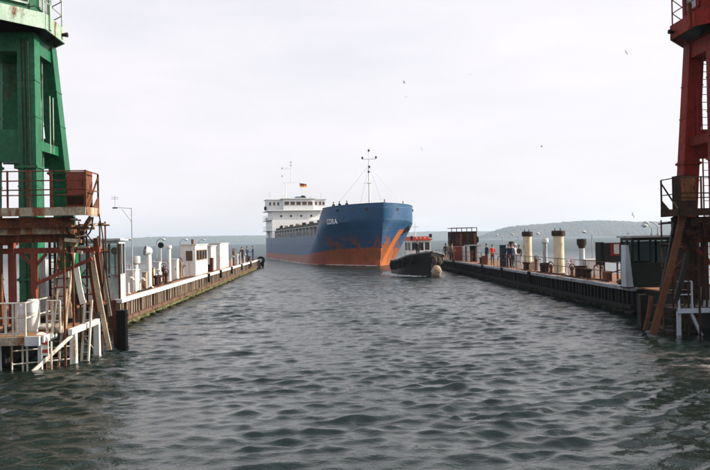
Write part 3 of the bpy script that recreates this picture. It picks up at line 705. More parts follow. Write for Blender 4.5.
# steep stair from the raised platform down to the landing
sa, sb = P(64, 258, 21.9), P(57.5, 323, 21.4)
t = thing('stair', 'steep rusty stair between the left landing and the raised platform', 'stair', (sb.x, 21.4, LZ))
for dx in (-.22, .22): MB().bar((sa.x+dx, 22.3, sa.z+.6), (sb.x+dx, 21.4, LZ), .05, .14).build('stringer', M_rustpale, t)
for k in range(10):
    u = (k+.5)/10; MB().cbox((lerp_(sb.x, sa.x, u), lerp_(21.4, 22.3, u), lerp_(LZ, sa.z+.6, u)), (.42, .2, .035)).build('tread', M_rust, t)
def scaffold(x0, x1, y0, y1, z0, z1, label, mats, seed):
    r = random.Random(seed); t = thing('scaffold_tower', label, 'scaffold', ((x0+x1)/2, (y0+y1)/2, z0), 'scaffolds under the raised platforms')
    for x in (x0, x1):
        for y in (y0, y1): MB().tube((x, y, z0), (x+r.uniform(-.04, .04), y, z1), .028, n=7).build('standard', r.choice(mats), t)
    nlev = 5
    for k in range(nlev+1):
        z = z0+1.0+(z1-z0-1.1)*k/nlev
        for y in (y0, y1): MB().tube((x0-.12, y-.04, z+r.uniform(-.05, .05)), (x1+.12, y-.04, z+r.uniform(-.05, .05)), .024, n=6).build('ledger', r.choice(mats), t)
        for x in (x0, x1): MB().tube((x+.04, y0-.1, z), (x+.04, y1+.1, z), .022, n=6).build('transom', r.choice(mats), t)
        if k < nlev:
            z2 = z+(z1-z0-1.1)/nlev
            a_, b2 = ((x0, x1) if k % 2 else (x1, x0)); MB().tube((a_, y0-.07, z), (b2, y0-.07, z2), .02, n=6).build('brace', r.choice(mats), t)
        if k in (2, 4): MB().box((x0-.05, y0+.05, z+.03), (x1+.05, y1-.05, z+.07)).build('board', r.choice(mats), t)
scaffold(P(80, 260, 22.7).x, P(101, 260, 22.7).x, 22.7, 23.3, -1.2, P(50, 208, 20).z-.3, 'thin rusty pipe scaffold under the left platform corner', [M_rust, M_rustpale, M_rust, M_rustdark], 4)
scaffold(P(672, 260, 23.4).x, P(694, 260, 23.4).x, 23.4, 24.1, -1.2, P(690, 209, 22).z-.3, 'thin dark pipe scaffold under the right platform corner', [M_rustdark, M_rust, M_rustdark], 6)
# fender piles at the corner
def pile(px, py, w, top, label, mm):
    q = G(px, py); o = MB()
    o.bar((q.x, q.y, -1.5), (q.x, q.y, top), w, w, up=(0, 1, 0)); o.bar((q.x, q.y, top-.22), (q.x, q.y, top-.14), w*1.12, w*1.12, up=(0, 1, 0))
    o = o.build('fender_pile', mm, off=(q.x, q.y, 0)); o.location = (q.x, q.y, 0)
    return tag(o, label, 'pile', 'fender piles')
pile(122.5, 347, .30, 1.25, 'thick dark timber pile at the near end of the left dock wall', M_timberdark)
pile(115.5, 345, .10, 1.55, 'thin rusty pile between leaning timbers and dark timber pile at left', M_rust)
pile(643, 326, .28, 1.2, 'dark timber pile at the near end of the right dock wall', M_timberdark)
# tanks, boxes on the landing
def tank(px0, px1, pyt, Y, z0, label, mm):
    a, b_ = P(px0, pyt, Y), P(px1, pyt, Y); r = (b_.x-a.x)/2; c = ((a.x+b_.x)/2, Y, z0); h_ = a.z-z0
    t = thing('tank', label, 'tank', c, 'tanks on the landing')
    MB().lathe(c, [(r*.96, 0), (r, .03), (r, h_-.06), (r*.8, h_-.01), (r*.2, h_)], 20).build('shell', mm, t)
    MB().lathe(c, [(r*1.03, h_*.55), (r*1.03, h_*.55+.05)], 20).build('band', M_whiterail, t)
    MB().tube((c[0], c[1], z0+h_-.01), (c[0], c[1], z0+h_+.07), .03, n=8).build('valve', M_rustdark, t)
tank(27, 38.5, 299, 20.85, LZ, 'white round tank on the left landing beside the green crane leg', M_white)
tank(17.5, 26, 303, 20.8, LZ, 'smaller grey white tank on the left landing near the frame edge', M_lgrey)
# rolled tarpaulin and bundled gear
def lump(name, c, d, seed, mm, label, cat):
    r = np.random.default_rng(seed); o = MB(); n_, m_ = 14, 8; vs = []; fs = []
    for i in range(m_+1):
        th = math.pi*i/m_
        for j in range(n_):
            ph = 2*math.pi*j/n_; k = 1+.22*(r.random()-.5)
            vs.append((c[0]+d[0]/2*math.sin(th)*math.cos(ph)*k, c[1]+d[1]/2*math.sin(th)*math.sin(ph)*k, c[2]+d[2]*max(0, (math.cos(th)*.5+.5))*k))
    for i in range(m_):
        for j in range(n_): fs.append((i*n_+j, (i+1)*n_+j, (i+1)*n_+(j+1) % n_, i*n_+(j+1) % n_))
    o.add(vs, fs); o = o.build(name, mm, smooth=60, off=tuple(c)); o.location = c
    return tag(o, label, cat)
q = P(46, 322, 21.0); lump('folded_tarpaulin', (q.x, 21.0, LZ+.008), (.75, .4, .2), 3, M_whiterail, 'crumpled white tarpaulin lying on the left landing planks', 'tarpaulin')
q = P(57, 323, 20.6); lump('rope_bundle', (q.x, 20.6, LZ-.02), (.36, .3, .26), 4, M_tan, 'tan rope bundle on the edge of the left landing', 'rope')
# striped draught marker and white float below the landing
q = P(45.5, 347, 19.9)
t = thing('draught_marker', 'small white marker board with red stripes below the left landing', 'marker board', (q.x, 19.9, q.z-.3))
MB().box((q.x-.08, 19.88, q.z-.24), (q.x+.08, 19.92, q.z+.24)).build('board', M_white, t)
for k in (-1, 1): MB().box((q.x-.075, 19.868, q.z+k*.115-.05), (q.x+.075, 19.878, q.z+k*.115+.05)).build('red_stripe', M_buoyred, t)
MB().tube((q.x, 19.95, q.z-.9), (q.x, 19.95, LZ-.06), .02, n=6).build('hanger', M_rust, t)
q = P(40.5, 337, 20.1)
o = MB().ball((q.x, 20.1, q.z-.02), .2, n=14, m=8, sz=.8); o.tube((q.x, 20.1, q.z+.1), (q.x, 20.1, LZ-.06), .02, n=6)
o = o.build('mooring_float', M_white, off=(q.x, 20.1, q.z)); o.location = (q.x, 20.1, q.z); tag(o, 'dirty white float hanging under the left landing', 'float')

# ---------------- right side: landing with timbers, its white frame greyed to carry the shade
t = thing('landing_platform', 'shaded landing frame of steel greyed for shade at the right edge', 'platform', (13.2, 23.3, 0))
Yr = 23.0; zf = P(695, 309, Yr).z; xa, xb = P(678, 310, Yr).x, 15.2
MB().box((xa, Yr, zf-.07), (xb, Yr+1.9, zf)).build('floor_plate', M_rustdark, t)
MB().box((xa-.02, Yr-.08, zf-.13), (xb, Yr-.003, zf+.03)).build('edge_beam', M_bluegrey, t)
for px in (679.5, 728): 
    x = P(px, 320, Yr).x; MB().bar((x, Yr+.05, -1.2), (x, Yr+.05, zf-.07), .11, .11, up=(0, 1, 0)).build('pile', M_bluegrey, t)
MB().bar((P(691, 312, Yr).x, Yr+.04, zf-.1), (P(706, 352, Yr).x, Yr+.04, -.3), .09, .09).build('brace', M_bluegrey, t)
for px in (679, 692, 720): x = P(px, 300, Yr).x; MB().bar((x, Yr, zf), (x, Yr, zf+.95), .05, .05).build('railing_post', M_bluegrey, t)
for z in (.5, .95): MB().tube((xa, Yr, zf+z), (P(692, 300, Yr).x, Yr, zf+z), .025, n=6).build('rail', M_bluegrey, t)
for px in (699, 704, 709):
    x = P(px, 300, Yr+.6).x; MB().bar((x, Yr+.6, zf), (x+.06, Yr+.6, zf+.7), .07, .05).build('upright', M_grey, t)
plank(P(683, 215, 22.4), P(653, 334, 22.4), .20, .12, 'long brown timber leaning down to the water at right', M_timberbrown)
plank(P(676, 214, 22.8), P(661, 292, 22.8), .11, .10, 'thin dark timber leaning in front of the right control cabin', M_timberdark)
plank(P(651, 296, 23.6), P(645, 330, 23.6), .12, .09, 'short brown timber beside the dark right pile', M_timberbrown)
plank(P(690, 240, 22.9), P(676, 300, 22.9), .16, .10, 'dark timber leaning under the right platform', M_timberdark)
# right gallows frame
t = thing('gallows', 'dark rusty steel beams below the right platform', 'steel frame', (P(703, 300, 23.5).x, 23.5, DZ))
z1 = P(700, 240, 23.5).z
MB().bar((P(676, 240, 23.5).x, 23.5, z1), (17.2, 23.5, z1), .16, .18).build('beam', M_red, t)
for px in (705, 745): x = P(px, 280, 23.5).x; MB().bar((x, 23.5, DZ), (x, 23.5, z1+.8), .17, .20, up=(0, 1, 0)).build('post', M_rustdark, t)  # darker rust on these posts stands in for shade
MB().bar(P(710, 262, 23.5), P(690, 243, 23.5), .10, .10).build('diagonal_brace', M_red, t)
MB().box((P(684, 262, 23.9).x, 23.9, DZ), (P(703, 262, 23.9).x, 24.6, P(684, 247, 23.9).z)).build('winch_housing', M_rustdark, t)

# ------------------------------------------------------------------ control cabins at the near ends of the walls
def cabin(side, x_in, x_out, y0, y1, z1, label, wall, trim):
    s = side; t = thing('control_cabin', label, 'cabin', ((x_in+x_out)/2, (y0+y1)/2, DZ), 'control cabins')
    xa, xb = sorted((x_in, x_out)); zs = DZ+1.05; zh = z1-.22
    for nm, a, b_ in (('front_wall', (xa, y0, DZ), (xb, y0+.07, zs)), ('back_wall', (xa, y1-.07, DZ), (xb, y1, zs)),
                      ('side_wall', (xa, y0+.072, DZ), (xa+.07, y1-.072, zs)), ('side_wall', (xb-.07, y0+.072, DZ), (xb, y1-.072, zs))):
        MB().box(a, b_).build(nm, wall, t)
    nf, ns = 3, 2
    def post(x, y): MB().cbox((x, y, (zs+zh)/2), (.08, .08, zh-zs)).build('window_post', trim, t)
    for k in range(nf+1):
        for y in (y0+.04, y1-.04): post(xa+.04+(xb-xa-.08)*k/nf, y)
    for k in range(1, ns):
        for x in (xa+.04, xb-.04): post(x, y0+.04+(y1-y0-.08)*k/ns)
    for y in (y0+.04, y1-.04):
        for k in range(nf):
            a = xa+.09+(xb-xa-.08)*k/nf; b_ = a+(xb-xa-.08)/nf-.10
            MB().box((a, y-.006, zs+.03), (b_, y+.006, zh-.03)).build('pane', M_glass if s < 0 else M_tglass, t)
    for x in (xa+.04, xb-.04):
        for k in range(ns):
            a = y0+.09+(y1-y0-.08)*k/ns; b_ = a+(y1-y0-.08)/ns-.10
            MB().box((x-.006, a, zs+.03), (x+.006, b_, zh-.03)).build('pane', M_glass if s < 0 else M_tglass, t)
    MB().box((xa-.02, y0-.02, zs), (xb+.02, y1+.02, zs+.025)).build('sill', trim, t)
    MB().box((xa, y0, zh), (xb, y1, z1-.09)).build('head_beam', wall, t)
    MB().box((xa-.12, y0-.15, z1-.088), (xb+.12, y1+.12, z1)).build('roof', M_lgrey if s < 0 else M_grey, t)
    MB().box((xa+.3, y0+.25, DZ+.02), (xa+.9, y1-.25, DZ+1.15)).build('control_desk', M_grey, t)
    xe = x_in-s*.03
    MB().bar((xe, y0-.05, DZ+.0), (xe, y0-.05, zh), .08, .05, up=(0, 1, 0)).build('corner_post', M_rust if s < 0 else trim, t)
    return t
cl = P(127, 240, 29.6); cabin(-1, -8.62, -10.6, 29.7, 30.65, P(115, 238.5, 29.7).z, 'pale grey glazed control cabin at the near end of left wall', M_lgrey, M_grey)
cabin(+1, XR-.05+.2, XR+2.6, 29.6, 30.8, P(645, 235.5, 29.6).z, 'green glazed control cabin, darkened for shade, at the near end of right wall', M_shadegreen, M_shadegreen)
# round instrument in the left cabin
q = P(113, 251, 30.0); o = MB().tube((q.x, 30.2, q.z), (q.x, 30.35, q.z), .16, n=18)
o.bar((q.x, 30.3, DZ), (q.x, 30.3, q.z-.1), .06, .06); o = o.build('searchlight', M_rustpale, off=(q.x, 30.3, DZ)); o.location = (q.x, 30.3, DZ)
tag(o, 'round searchlight on a stand inside the left control cabin', 'searchlight')
# pale sloping weather panel beside the right cabin
a = P(624.5, 246, 29.3); t = thing('weather_panel', 'pale blue grey sloping panel beside the dark right control cabin', 'panel', (XR+.05, 29.5, DZ))
p1, p2, p3, p4 = P(625.5, 245, 29.45), P(628.5, 245, 29.45), P(633.5, 287, 29.45), P(626, 287, 29.45)
vs = [p4, p3, p2, p1]; vs += [v+Vector((.02, .5, 0)) for v in vs]
MB().add(vs, [(0,1,2,3),(7,6,5,4),(0,4,5,1),(1,5,6,2),(2,6,7,3),(3,7,4,0)]).build('sheet', M_bluegrey, t)
MB().box((p4.x-.03, 29.42, DZ), (p3.x+.05, 29.99, p4.z-.005)).build('foot', M_rustdark, t)

# ------------------------------------------------------------------ lamps
def lamp_post(x, y, side, h_, arm, label, group='curved lamp posts on the dock walls', z0=DZ):
    t = thing('lamp_post', label, 'lamp post', (x, y, z0), group); s = -side
    MB().lathe((x, y, z0), [(.07, 0), (.07, .08), (.035, .1), (.028, h_-.3)], 8).build('post', M_grey, t)
    pts = [(x + s*arm*(1-math.cos(a)), y, z0+h_-.3+.3*math.sin(a)) for a in [math.pi/2*k/6 for k in range(7)]]
    MB().path(pts, .025).build('arm', M_grey, t)
    ex = x+s*arm
    MB().lathe((ex+s*.12, y, z0+h_-.10), [(.10, 0), (.155, .02), (.15, .06), (.08, .115), (.02, .13)], 12).build('lamp_head', M_lgrey, t)
    MB().lathe((ex+s*.12, y, z0+h_-.135), [(.05, 0), (.09, .034)], 12).build('lens', M_dglass, t)
for y, w in ((42.5, 'nearest'), (51.5, 'second nearest'), (60, 'third nearest'), (69, 'farthest')):
    lamp_post(-12.2, y, -1, 2.72, .40, w+' curved lamp post along the left dock wall')
for y, w in ((42.5, 'nearest'), (51.8, 'second nearest'), (58.8, 'third nearest'), (64, 'farthest')):
    lamp_post(16.9, y, +1, 2.62, .38, w+' curved lamp post along the right dock wall')
zc = P(645, 235.5, 29.6).z
lamp_post(P(652, 236, 30.3).x, 30.3, +1, .50, .22, 'left one of two small lamps on the dark cabin roof', 'lamps on the cabin roof', zc)
lamp_post(P(658, 236, 30.5).x, 30.5, +1, .62, .42, 'right one of two small lamps on the dark cabin roof', 'lamps on the cabin roof', zc)
lamp_post(P(4, 245, 22.9).x-.5, 22.9, +1, .0+P(12, 240, 22.9).z-DZ, -.42, 'lamp on a bent arm at the left edge behind the red frame', None)
# light mast with a yard
q = P(131.5, 208, 34.5); x, y = q.x, 34.5
t = thing('signal_mast', 'thin tall mast with side arm and aerial behind the left cabin', 'mast', (x, y, DZ))
MB().tube((x, y, DZ), (x, y, q.z), .035, .022, n=8).build('pole', M_grey, t)
e = P(115, 207.5, y); MB().tube((x, y, q.z-.02), (e.x, y, e.z), .016, n=6).build('arm', M_grey, t)
MB().tube((x, y, q.z-.7), (P(122, 209, y).x, y, q.z-.06), .01, n=6).build('stay', M_grey, t)
MB().cbox((e.x, y, e.z-.02), (.22, .12, .06)).build('lamp_head', M_rustdark, t)
MB().tube((e.x, y, e.z), (e.x, y, e.z+.62), .010, n=6).build('aerial', M_grey, t)
for z in (.42, .5): MB().tube((e.x-.17, y, e.z+z), (e.x+.17, y, e.z+z), .010, n=6).build('aerial_bar', M_grey, t)

# ------------------------------------------------------------------ vents, pipes and boxes on the left wall
def capped_vent(px, pyt, Y, r, rc, hc, label, body, cap, name='vent_pipe', group=None, cone=False, side=-1, knob=0):
    c0 = P(px, pyt, Y); c = (c0.x, Y, DZ); H_ = c0.z-DZ
    t = thing(name, label, 'vent', c, group)
    MB().lathe(c, [(r*1.5, 0), (r*1.5, .04), (r*1.02, .05), (r, .12), (r, H_-hc+.02)], 18).build('pipe', body, t)
    for k in (.33, .66): MB().lathe(c, [(r*1.04, H_*k), (r*1.04, H_*k+.03)], 18).build('weld_band', body, t)
    pr = [(r*.98, H_-hc), (rc, H_-hc+.04), (rc*1.02, H_-.06), (rc*.9, H_)] if not cone else [(r, H_-hc), (rc, H_-hc*.55), (rc*1.02, H_-.04), (rc*.9, H_)]
    MB().lathe(c, pr, 18).build('cap', cap, t)
    for k in range(knob):
        a = k*2.1+.6; MB().tube((c[0]+rc*.5*math.cos(a), Y+rc*.5*math.sin(a), c[2]+H_), (c[0]+rc*.5*math.cos(a), Y+rc*.5*math.sin(a), c[2]+H_+.16), .03, n=8).build('bolt', M_capdark, t)
    return t
capped_vent(135.5, 256, 36.0, .13, .24, .42, 'short grey vent with wide round cap on left wall', M_lgrey, M_grey)
capped_vent(169, 245.5, 43.5, .11, .17, .22, 'slim white vent pipe with small cap on left wall', M_white, M_white)
# cowl vent
q = P(148.5, 246, 37.5); c = (q.x, 37.5, DZ)
t = thing('cowl_vent', 'tall white ventilator with dark open cowl on left wall', 'vent', c)
MB().lathe(c, [(.24, 0), (.24, .04), (.15, .06), (.14, 2.0)], 18).build('pipe', M_white, t)
zc_ = q.z-.28
cow = MB(); dirv = Vector((-.86, -.5, .22)).normalized()
cc = Vector((c[0], c[1], zc_)); cow.ball(cc, .21, n=16, m=10, sz=1.15); cow.tube(cc, cc+dirv*.2, .21, .27, n=18, caps=False); cow.build('cowl', M_lgrey, t)
MB().tube(cc+dirv*.18, cc+dirv*.195, .255, .26, n=18).build('opening', M_black, t)  # black disc stands in for the shaded hollow of the cowl
# signal disc
q = P(161, 245.2, 42.5); t = thing('signal_disc', 'round black disc on a thin white pole on left wall', 'signal', (q.x, 42.5, DZ))
MB().tube((q.x, 42.5, DZ), (q.x, 42.5, q.z), .025, n=8).build('pole', M_white, t)
MB().tube((q.x, 42.44, q.z), (q.x, 42.48, q.z), .18, n=24).build('disc', M_black, t)
# boxes
def crate_box(px0, px1, pyt, Y, dy, label, mm, name='deck_box', cat='box', group=None, z0=DZ):
    a, b_ = P(px0, pyt, Y), P(px1, pyt, Y); H_ = a.z-z0
    t = thing(name, label, cat, ((a.x+b_.x)/2, Y+dy/2, z0), group)
    MB().box((a.x, Y, z0), (b_.x, Y+dy, z0+H_-.04)).build('body', mm, t)
    MB().box((a.x-.03, Y-.03, z0+H_-.038), (b_.x+.03, Y+dy+.03, z0+H_)).build('lid', mm, t)
    MB().box((a.x+.05, Y-.018, z0+.1), (b_.x-.05, Y-.002, z0+H_-.1)).build('door', mm, t)
    MB().cbox((b_.x-.1, Y-.03, z0+H_*.5), (.03, .03, .12)).build('handle', M_rustdark, t)
    return t
crate_box(124, 135.5, 270, 34.6, .7, 'white cabinet on left wall beside the control cabin', M_white, 'deck_cabinet', 'cabinet')
crate_box(153, 159, 262, 41, .5, 'small light grey locker on left wall behind the cowl ventilator', M_lgrey, 'deck_cabinet', 'cabinet')
crate_box(171, 177, 259, 45.5, .6, 'white locker on left wall just past the slim vent pipe', M_white, 'deck_cabinet', 'cabinet')
crate_box(150.5, 153.5, 268, 39.5, .4, 'narrow cream post box on left wall beside the cowl ventilator', M_rustpale, 'deck_cabinet', 'cabinet')
crate_box(142, 146, 272, 36.6, .4, 'low cream box on left wall beside the wide capped vent', M_rustpale, 'deck_box')
def valve_post(px, pyt, Y, label, mm=M_rust, group='valve posts along the dock walls'):
    q = P(px, pyt, Y); H_ = q.z-DZ; t = thing('valve_post', label, 'valve', (q.x, Y, DZ), group)
    MB().lathe((q.x, Y, DZ), [(.16, 0), (.16, .05), (.08, .07), (.07, H_*.6), (.13, H_*.62), (.13, H_*.85), (.05, H_*.88), (.04, H_)], 12).build('body', mm, t)
    MB().torus((q.x, Y, DZ+H_*.94), .15, .022, axis='y', n=14, m=6).build('hand_wheel', M_rustdark, t)
valve_post(163.5, 265, 42.0, 'rusty valve post on left wall below the black disc')
valve_post(180, 259, 48.0, 'rusty valve post on left wall just before the white wheelhouse cabin', M_rustpale)
valve_post(166, 271, 40.5, 'brown valve post on left wall in front of the slim vent pipe', M_rustdark)
# white cabin with windows
def deck_house(x0, x1, y0, y1, z1, label, win):
    t = thing('deck_cabin', label, 'cabin', ((x0+x1)/2, (y0+y1)/2, DZ), 'white cabins on the left wall')
    MB().box((x0, y0, DZ), (x1, y1, z1-.06)).build('body', M_white, t)
    MB().box((x0-.08, y0-.08, z1-.058), (x1+.08, y1+.08, z1)).build('roof', M_white, t)
    if win:
        fr = MB().box((x0+.32, y0-.03, DZ+1.02), (x1-.14, y0-.003, z1-.42)).build('window_frame', M_white, t)
        MB().box((x0+.38, y0-.036, DZ+1.08), (x1-.20, y0-.031, z1-.48)).build('pane', M_brownwin, fr)
        n_ = 4; L = (y1-y0-.5)/n_
        for k in range(n_):
            ya = y0+.25+k*L
            fr = MB().box((x1+.003, ya, DZ+1.05), (x1+.03, ya+L-.12, z1-.40)).build('window_frame', M_rustpale, t)
            MB().box((x1+.031, ya+.08, DZ+1.12), (x1+.036, ya+L-.2, z1-.47)).build('pane', M_dglass, fr)
        MB().tube((x1-.3, y0+.6, z1), (x1-.3, y0+.6, z1+.35), .09, n=10).build('chimney', M_rust, t)
    else:
        dr = MB().box((x1+.003, y0+.3, DZ+.12), (x1+.03, y0+1.2, z1-.2)).build('door', M_lgrey, t)
        MB().cbox((x1+.045, y0+.4, DZ+1.0), (.03, .05, .12)).build('handle', M_rustdark, dr)
deck_house(-10.15, -9.10, 50.0, 55.2, P(190, 244.2, 50).z, 'white cabin with dark windows on left wall', True)
deck_house(-10.3, -9.35, 58.6, 61.2, P(213, 245.5, 58.6).z, 'small greyish white windowless cabin between two white cabins on left wall', False)
deck_house(-10.2, -9.15, 62.3, 67.8, P(219, 243, 62).z, 'plain bright white cabin farther along the left wall', False)
MB_ = None
valve_post(233.5, 249, 71, 'tall rusty post on left wall past the bright white cabin')
crate_box(234, 237.5, 255, 73, .7, 'small pale box on left wall near the far people', M_lgrey)
crate_box(238, 240.5, 252, 75, .5, 'narrow grey box on left wall beside the far people', M_grey, 'deck_cabinet', 'cabinet')
crate_box(209.5, 212.5, 258, 56.5, .6, 'low rusty box beside the windowed white cabin', M_rust)
def bollard(x, y, label, z0=DZ):
    t = thing('bollard', label, 'bollard', (x, y, z0), 'mooring bollards on the dock walls')
    for dy in (-.28, .28): MB().lathe((x, y+dy, z0+.05), [(.13, 0), (.12, .38), (.18, .42), (.18, .50), (.1, .54)], 14).build('post', M_rustdark, t)
    MB().box((x-.22, y-.55, z0), (x+.22, y+.55, z0+.055)).build('base_plate', M_rust, t)
bollard(-9.2, 39.0, 'nearest pair of mooring posts on the left wall'); bollard(-9.2, 57.0, 'mooring posts on left wall beside the grey white cabin'); bollard(-9.3, 88.0, 'farthest mooring posts on the left wall, near its end')
bollard(14.0, 36.0, 'nearest pair of mooring posts on the right wall'); bollard(14.1, 47.2, 'mooring posts on right wall between the two cream funnels'); bollard(14.2, 61.0, 'farthest mooring posts on the right wall')

def gooseneck(x, y, h_, label, mm, group):
    t = thing('gooseneck_pipe', label, 'pipe', (x, y, DZ), group)
    MB().lathe((x, y, DZ), [(.11, 0), (.11, .03), (.055, .035), (.05, h_-.12)], 10).build('pipe', mm, t)
    pts = [(x+.12-.12*math.cos(a), y, DZ+h_-.12+.12*math.sin(a)) for a in [math.pi*k/7 for k in range(8)]]
    MB().path(pts, .05, n=8).build('bend', mm, t)
ORD = ['first', 'second', 'third', 'fourth', 'fifth', 'sixth', 'seventh', 'eighth', 'ninth', 'tenth']
for k, (px, Y, h_, mm) in enumerate(((128, 33.2, .75, M_white), (139.5, 35.0, .62, M_lgrey), (156, 40.2, .85, M_white), (160, 44.0, .7, M_lgrey), (174, 47.0, .9, M_white), (183, 49.2, .8, M_rustpale), (210.5, 57.6, .9, M_white), (231.5, 70.0, 1.0, M_lgrey), (236.5, 74.5, 1.1, M_white), (244.2, 80, 1.0, M_lgrey))):
    gooseneck(P(px, 260, Y).x, Y, h_, ORD[k]+' bent air pipe from the near cabin along left wall', mm, 'bent air pipes on the left wall')
for k, (px, Y, h_, mm) in enumerate(((594, 37.0, .7, M_rustpale), (566, 40.6, .75, M_white), (549, 44.0, .7, M_rustpale), (538, 46.0, .8, M_lgrey), (523, 50.2, .75, M_white), (498, 56.0, .8, M_rustpale), (481.5, 62.5, .9, M_lgrey))):
    gooseneck(P(px, 260, Y).x, Y, h_, ORD[k]+' bent air pipe from the dark cabin along right wall', mm, 'bent air pipes on the right wall')
def hose(pts, r, label, mm, name='hose', cat='hose'):
    mb = MB(); P_ = [Vector(p) for p in pts]; q = []
    for i in range(len(P_)-1):
        p0, p1, p2, p3 = P_[max(i-1, 0)], P_[i], P_[i+1], P_[min(i+2, len(P_)-1)]
        for k in range(6):
            u = k/6; q.append(.5*((2*p1)+(p2-p0)*u+(2*p0-5*p1+4*p2-p3)*u*u+(3*p1-p0-3*p2+p3)*u**3))
    q.append(P_[-1]); mb.path(q, r); o = mb.build(name, mm, off=tuple(P_[0])); o.location = P_[0]; return tag(o, label, cat)
hose([(-9.0, 34.0, DZ+.04), (-8.95, 36.5, DZ+.04), (-9.4, 38.2, DZ+.04), (-9.0, 40.5, DZ+.04), (-9.3, 44, DZ+.04), (-9.0, 48.5, DZ+.04)], .035, 'dark hose lying along the left wall deck', M_rubber)
hose([(14.1, 33.5, DZ+.04), (14.3, 35, DZ+.04), (13.95, 37.5, DZ+.04), (14.25, 41, DZ+.04), (13.95, 44.5, DZ+.04)], .035, 'dark hose lying along the right wall deck', M_rubber)
hose([P(64, 216, 20.5), P(68, 232, 20.5), P(79, 240, 20.6), P(90, 232, 20.5), P(93, 217, 20.4)], .022, 'slack black cable looped under the left platform', M_rubber, 'cable', 'cable')
hose([P(99, 214, 21.0), P(103, 240, 21.6), P(104, 275, 22), P(101, 300, 22.3)], .018, 'black cable hanging beside the leaning timbers at left', M_rubber, 'cable', 'cable')
# ------------------------------------------------------------------ right wall furniture
capped_vent(527.2, 231.5, 49.0, .30, .39, .36, 'farther cream funnel with dark cap on right wall', M_cream, M_capdark, 'funnel', 'cream funnels on the right wall', knob=2)
capped_vent(558.3, 230.5, 42.9, .325, .42, .36, 'nearer cream funnel with dark cap on right wall', M_cream, M_capdark, 'funnel', 'cream funnels on the right wall', knob=2)
capped_vent(544.7, 238.5, 45.4, .15, .24, .32, 'slim blue grey vent pipe between the cream funnels', M_bluegrey, M_lgrey)
capped_vent(581.5, 238.8, 39.2, .16, .27, .55, 'grey vent with dark cone cap right of the cream funnels', M_lgrey, M_capdark, cone=True)
crate_box(541.5, 549, 263, 44.4, .3, 'rusty box at the foot of the slim blue grey vent', M_rustdark)
crate_box(577.5, 587, 266, 38.2, .4, 'dark rusty box at the foot of the cone capped vent', M_rustdark)
crate_box(535, 541, 261, 48.5, .6, 'small white box between the farther funnel and slim vent', M_white)
crate_box(569, 575.5, 260, 41.5, .6, 'white locker between the nearer funnel and cone capped vent', M_white, 'deck_cabinet', 'cabinet')
crate_box(588, 603, 259.5, 38.5, .9, 'wide white cabinet right of the cone capped vent', M_white, 'deck_cabinet', 'cabinet')
valve_post(572, 266, 39.6, 'rusty valve post in front of the white locker on right wall')
valve_post(551, 264, 42.0, 'rusty valve post left of the nearer cream funnel')
valve_post(536, 257, 47.0, 'rusty valve post right of the farther cream funnel')
# dark signboard box on legs
a, b_ = P(602, 243, 34.5), P(625, 262, 34.5)
t = thing('hose_box', 'dark box with red and white panel on legs, right wall', 'box', ((a.x+b_.x)/2, 34.8, DZ))
MB().box((a.x, 34.6, b_.z), (b_.x, 35.2, a.z)).build('case', M_black, t)
MB().box((P(611, 250, 34.5).x, 34.57, P(611, 256, 34.5).z), (P(620, 250, 34.5).x, 34.597, a.z-.03)).build('red_panel', M_panelred, t)
MB().box((P(614.5, 250, 34.5).x, 34.545, P(614, 254, 34.5).z), (P(619.5, 250, 34.5).x, 34.568, a.z-.08)).build('pale_panel', M_lgrey, t)
MB().box((P(601, 243, 34.5).x, 34.55, b_.z-.15), (P(604.5, 250, 34.5).x, 35.25, a.z+.04)).build('end_frame', M_rubber, t)
for x in (a.x+.15, b_.x-.12):
    for y in (34.65, 35.15): MB().bar((x, y, DZ), (x, y, b_.z), .07, .07).build('leg', M_rust, t)
MB().bar((a.x+.15, 34.65, DZ+.3), (b_.x-.12, 34.65, DZ+.55), .05, .05).build('brace', M_rustdark, t)
crate_box(606, 612, 272, 34.0, .4, 'low rusty box under the dark box on legs', M_rust)
lump('rope_bundle', (13.95, 31.6, DZ), (.5, .7, .26), 8, M_tanbrown, 'brown rope heap beside the sloping panel on right wall', 'rope')

# far rusty control tower
t = thing('control_tower', 'rusty dark boxy control tower far along the right wall', 'tower', (14.9, 72.5, DZ))
x0, x1 = P(450.5, 240, 72).x, P(478, 240, 72).x; zt, zb_ = P(464, 231.5, 72).z, P(464, 246, 72).z
MB().box((x0+.1, 71.8, zb_), (x1-.15, 74.0, zt)).build('house', M_rustdark, t)
for k in range(7): MB().box((x0+.14+k*.38, 71.74, zb_+.15), (x0+.40+k*.38, 71.797, zt-.2)).build('panel', random.choice([M_rustdark, M_rust, M_capdark]), t)
for k in range(6): x = x0+.1+(x1-x0-.25)*k/5; MB().bar((x, 71.85, zt), (x, 71.85, zt+.38), .07, .07).build('railing_post', M_rust, t)
for y in (71.85, 73.9): MB().bar((x0+.06, y, zt+.38), (x1-.1, y, zt+.38), .07, .07).build('rail', M_rust, t)
for x in (x0, x1-.12): MB().tube((x-.05, 72.3, (zt+zb_)/2-.1), (x+.2, 72.3, (zt+zb_)/2-.1), .34, n=16).build('drum', M_black, t)
for x in (x0+.25, x1-.3):
    for y in (72.0, 73.8): MB().bar((x, y, DZ), (x, y, zb_), .16, .16).build('leg', M_rustdark, t)
crate_box(454.5, 463, 246.5, 70.6, .9, 'red box below the rusty control tower', M_rustred)
crate_box(463.2, 468, 247, 70.0, .9, 'pale grey box right of the red box below the tower', M_lgrey)
a, b_ = P(468.5, 245, 67.0), P(480.5, 245, 67.0)
t = thing('shelter', 'grey shelter with black open doorway beside the control tower', 'shelter', ((a.x+b_.x)/2, 67.7, DZ))
MB().box((a.x, 67.9, DZ), (b_.x, 68.6, a.z-.08)).build('rear_wall', M_black, t)
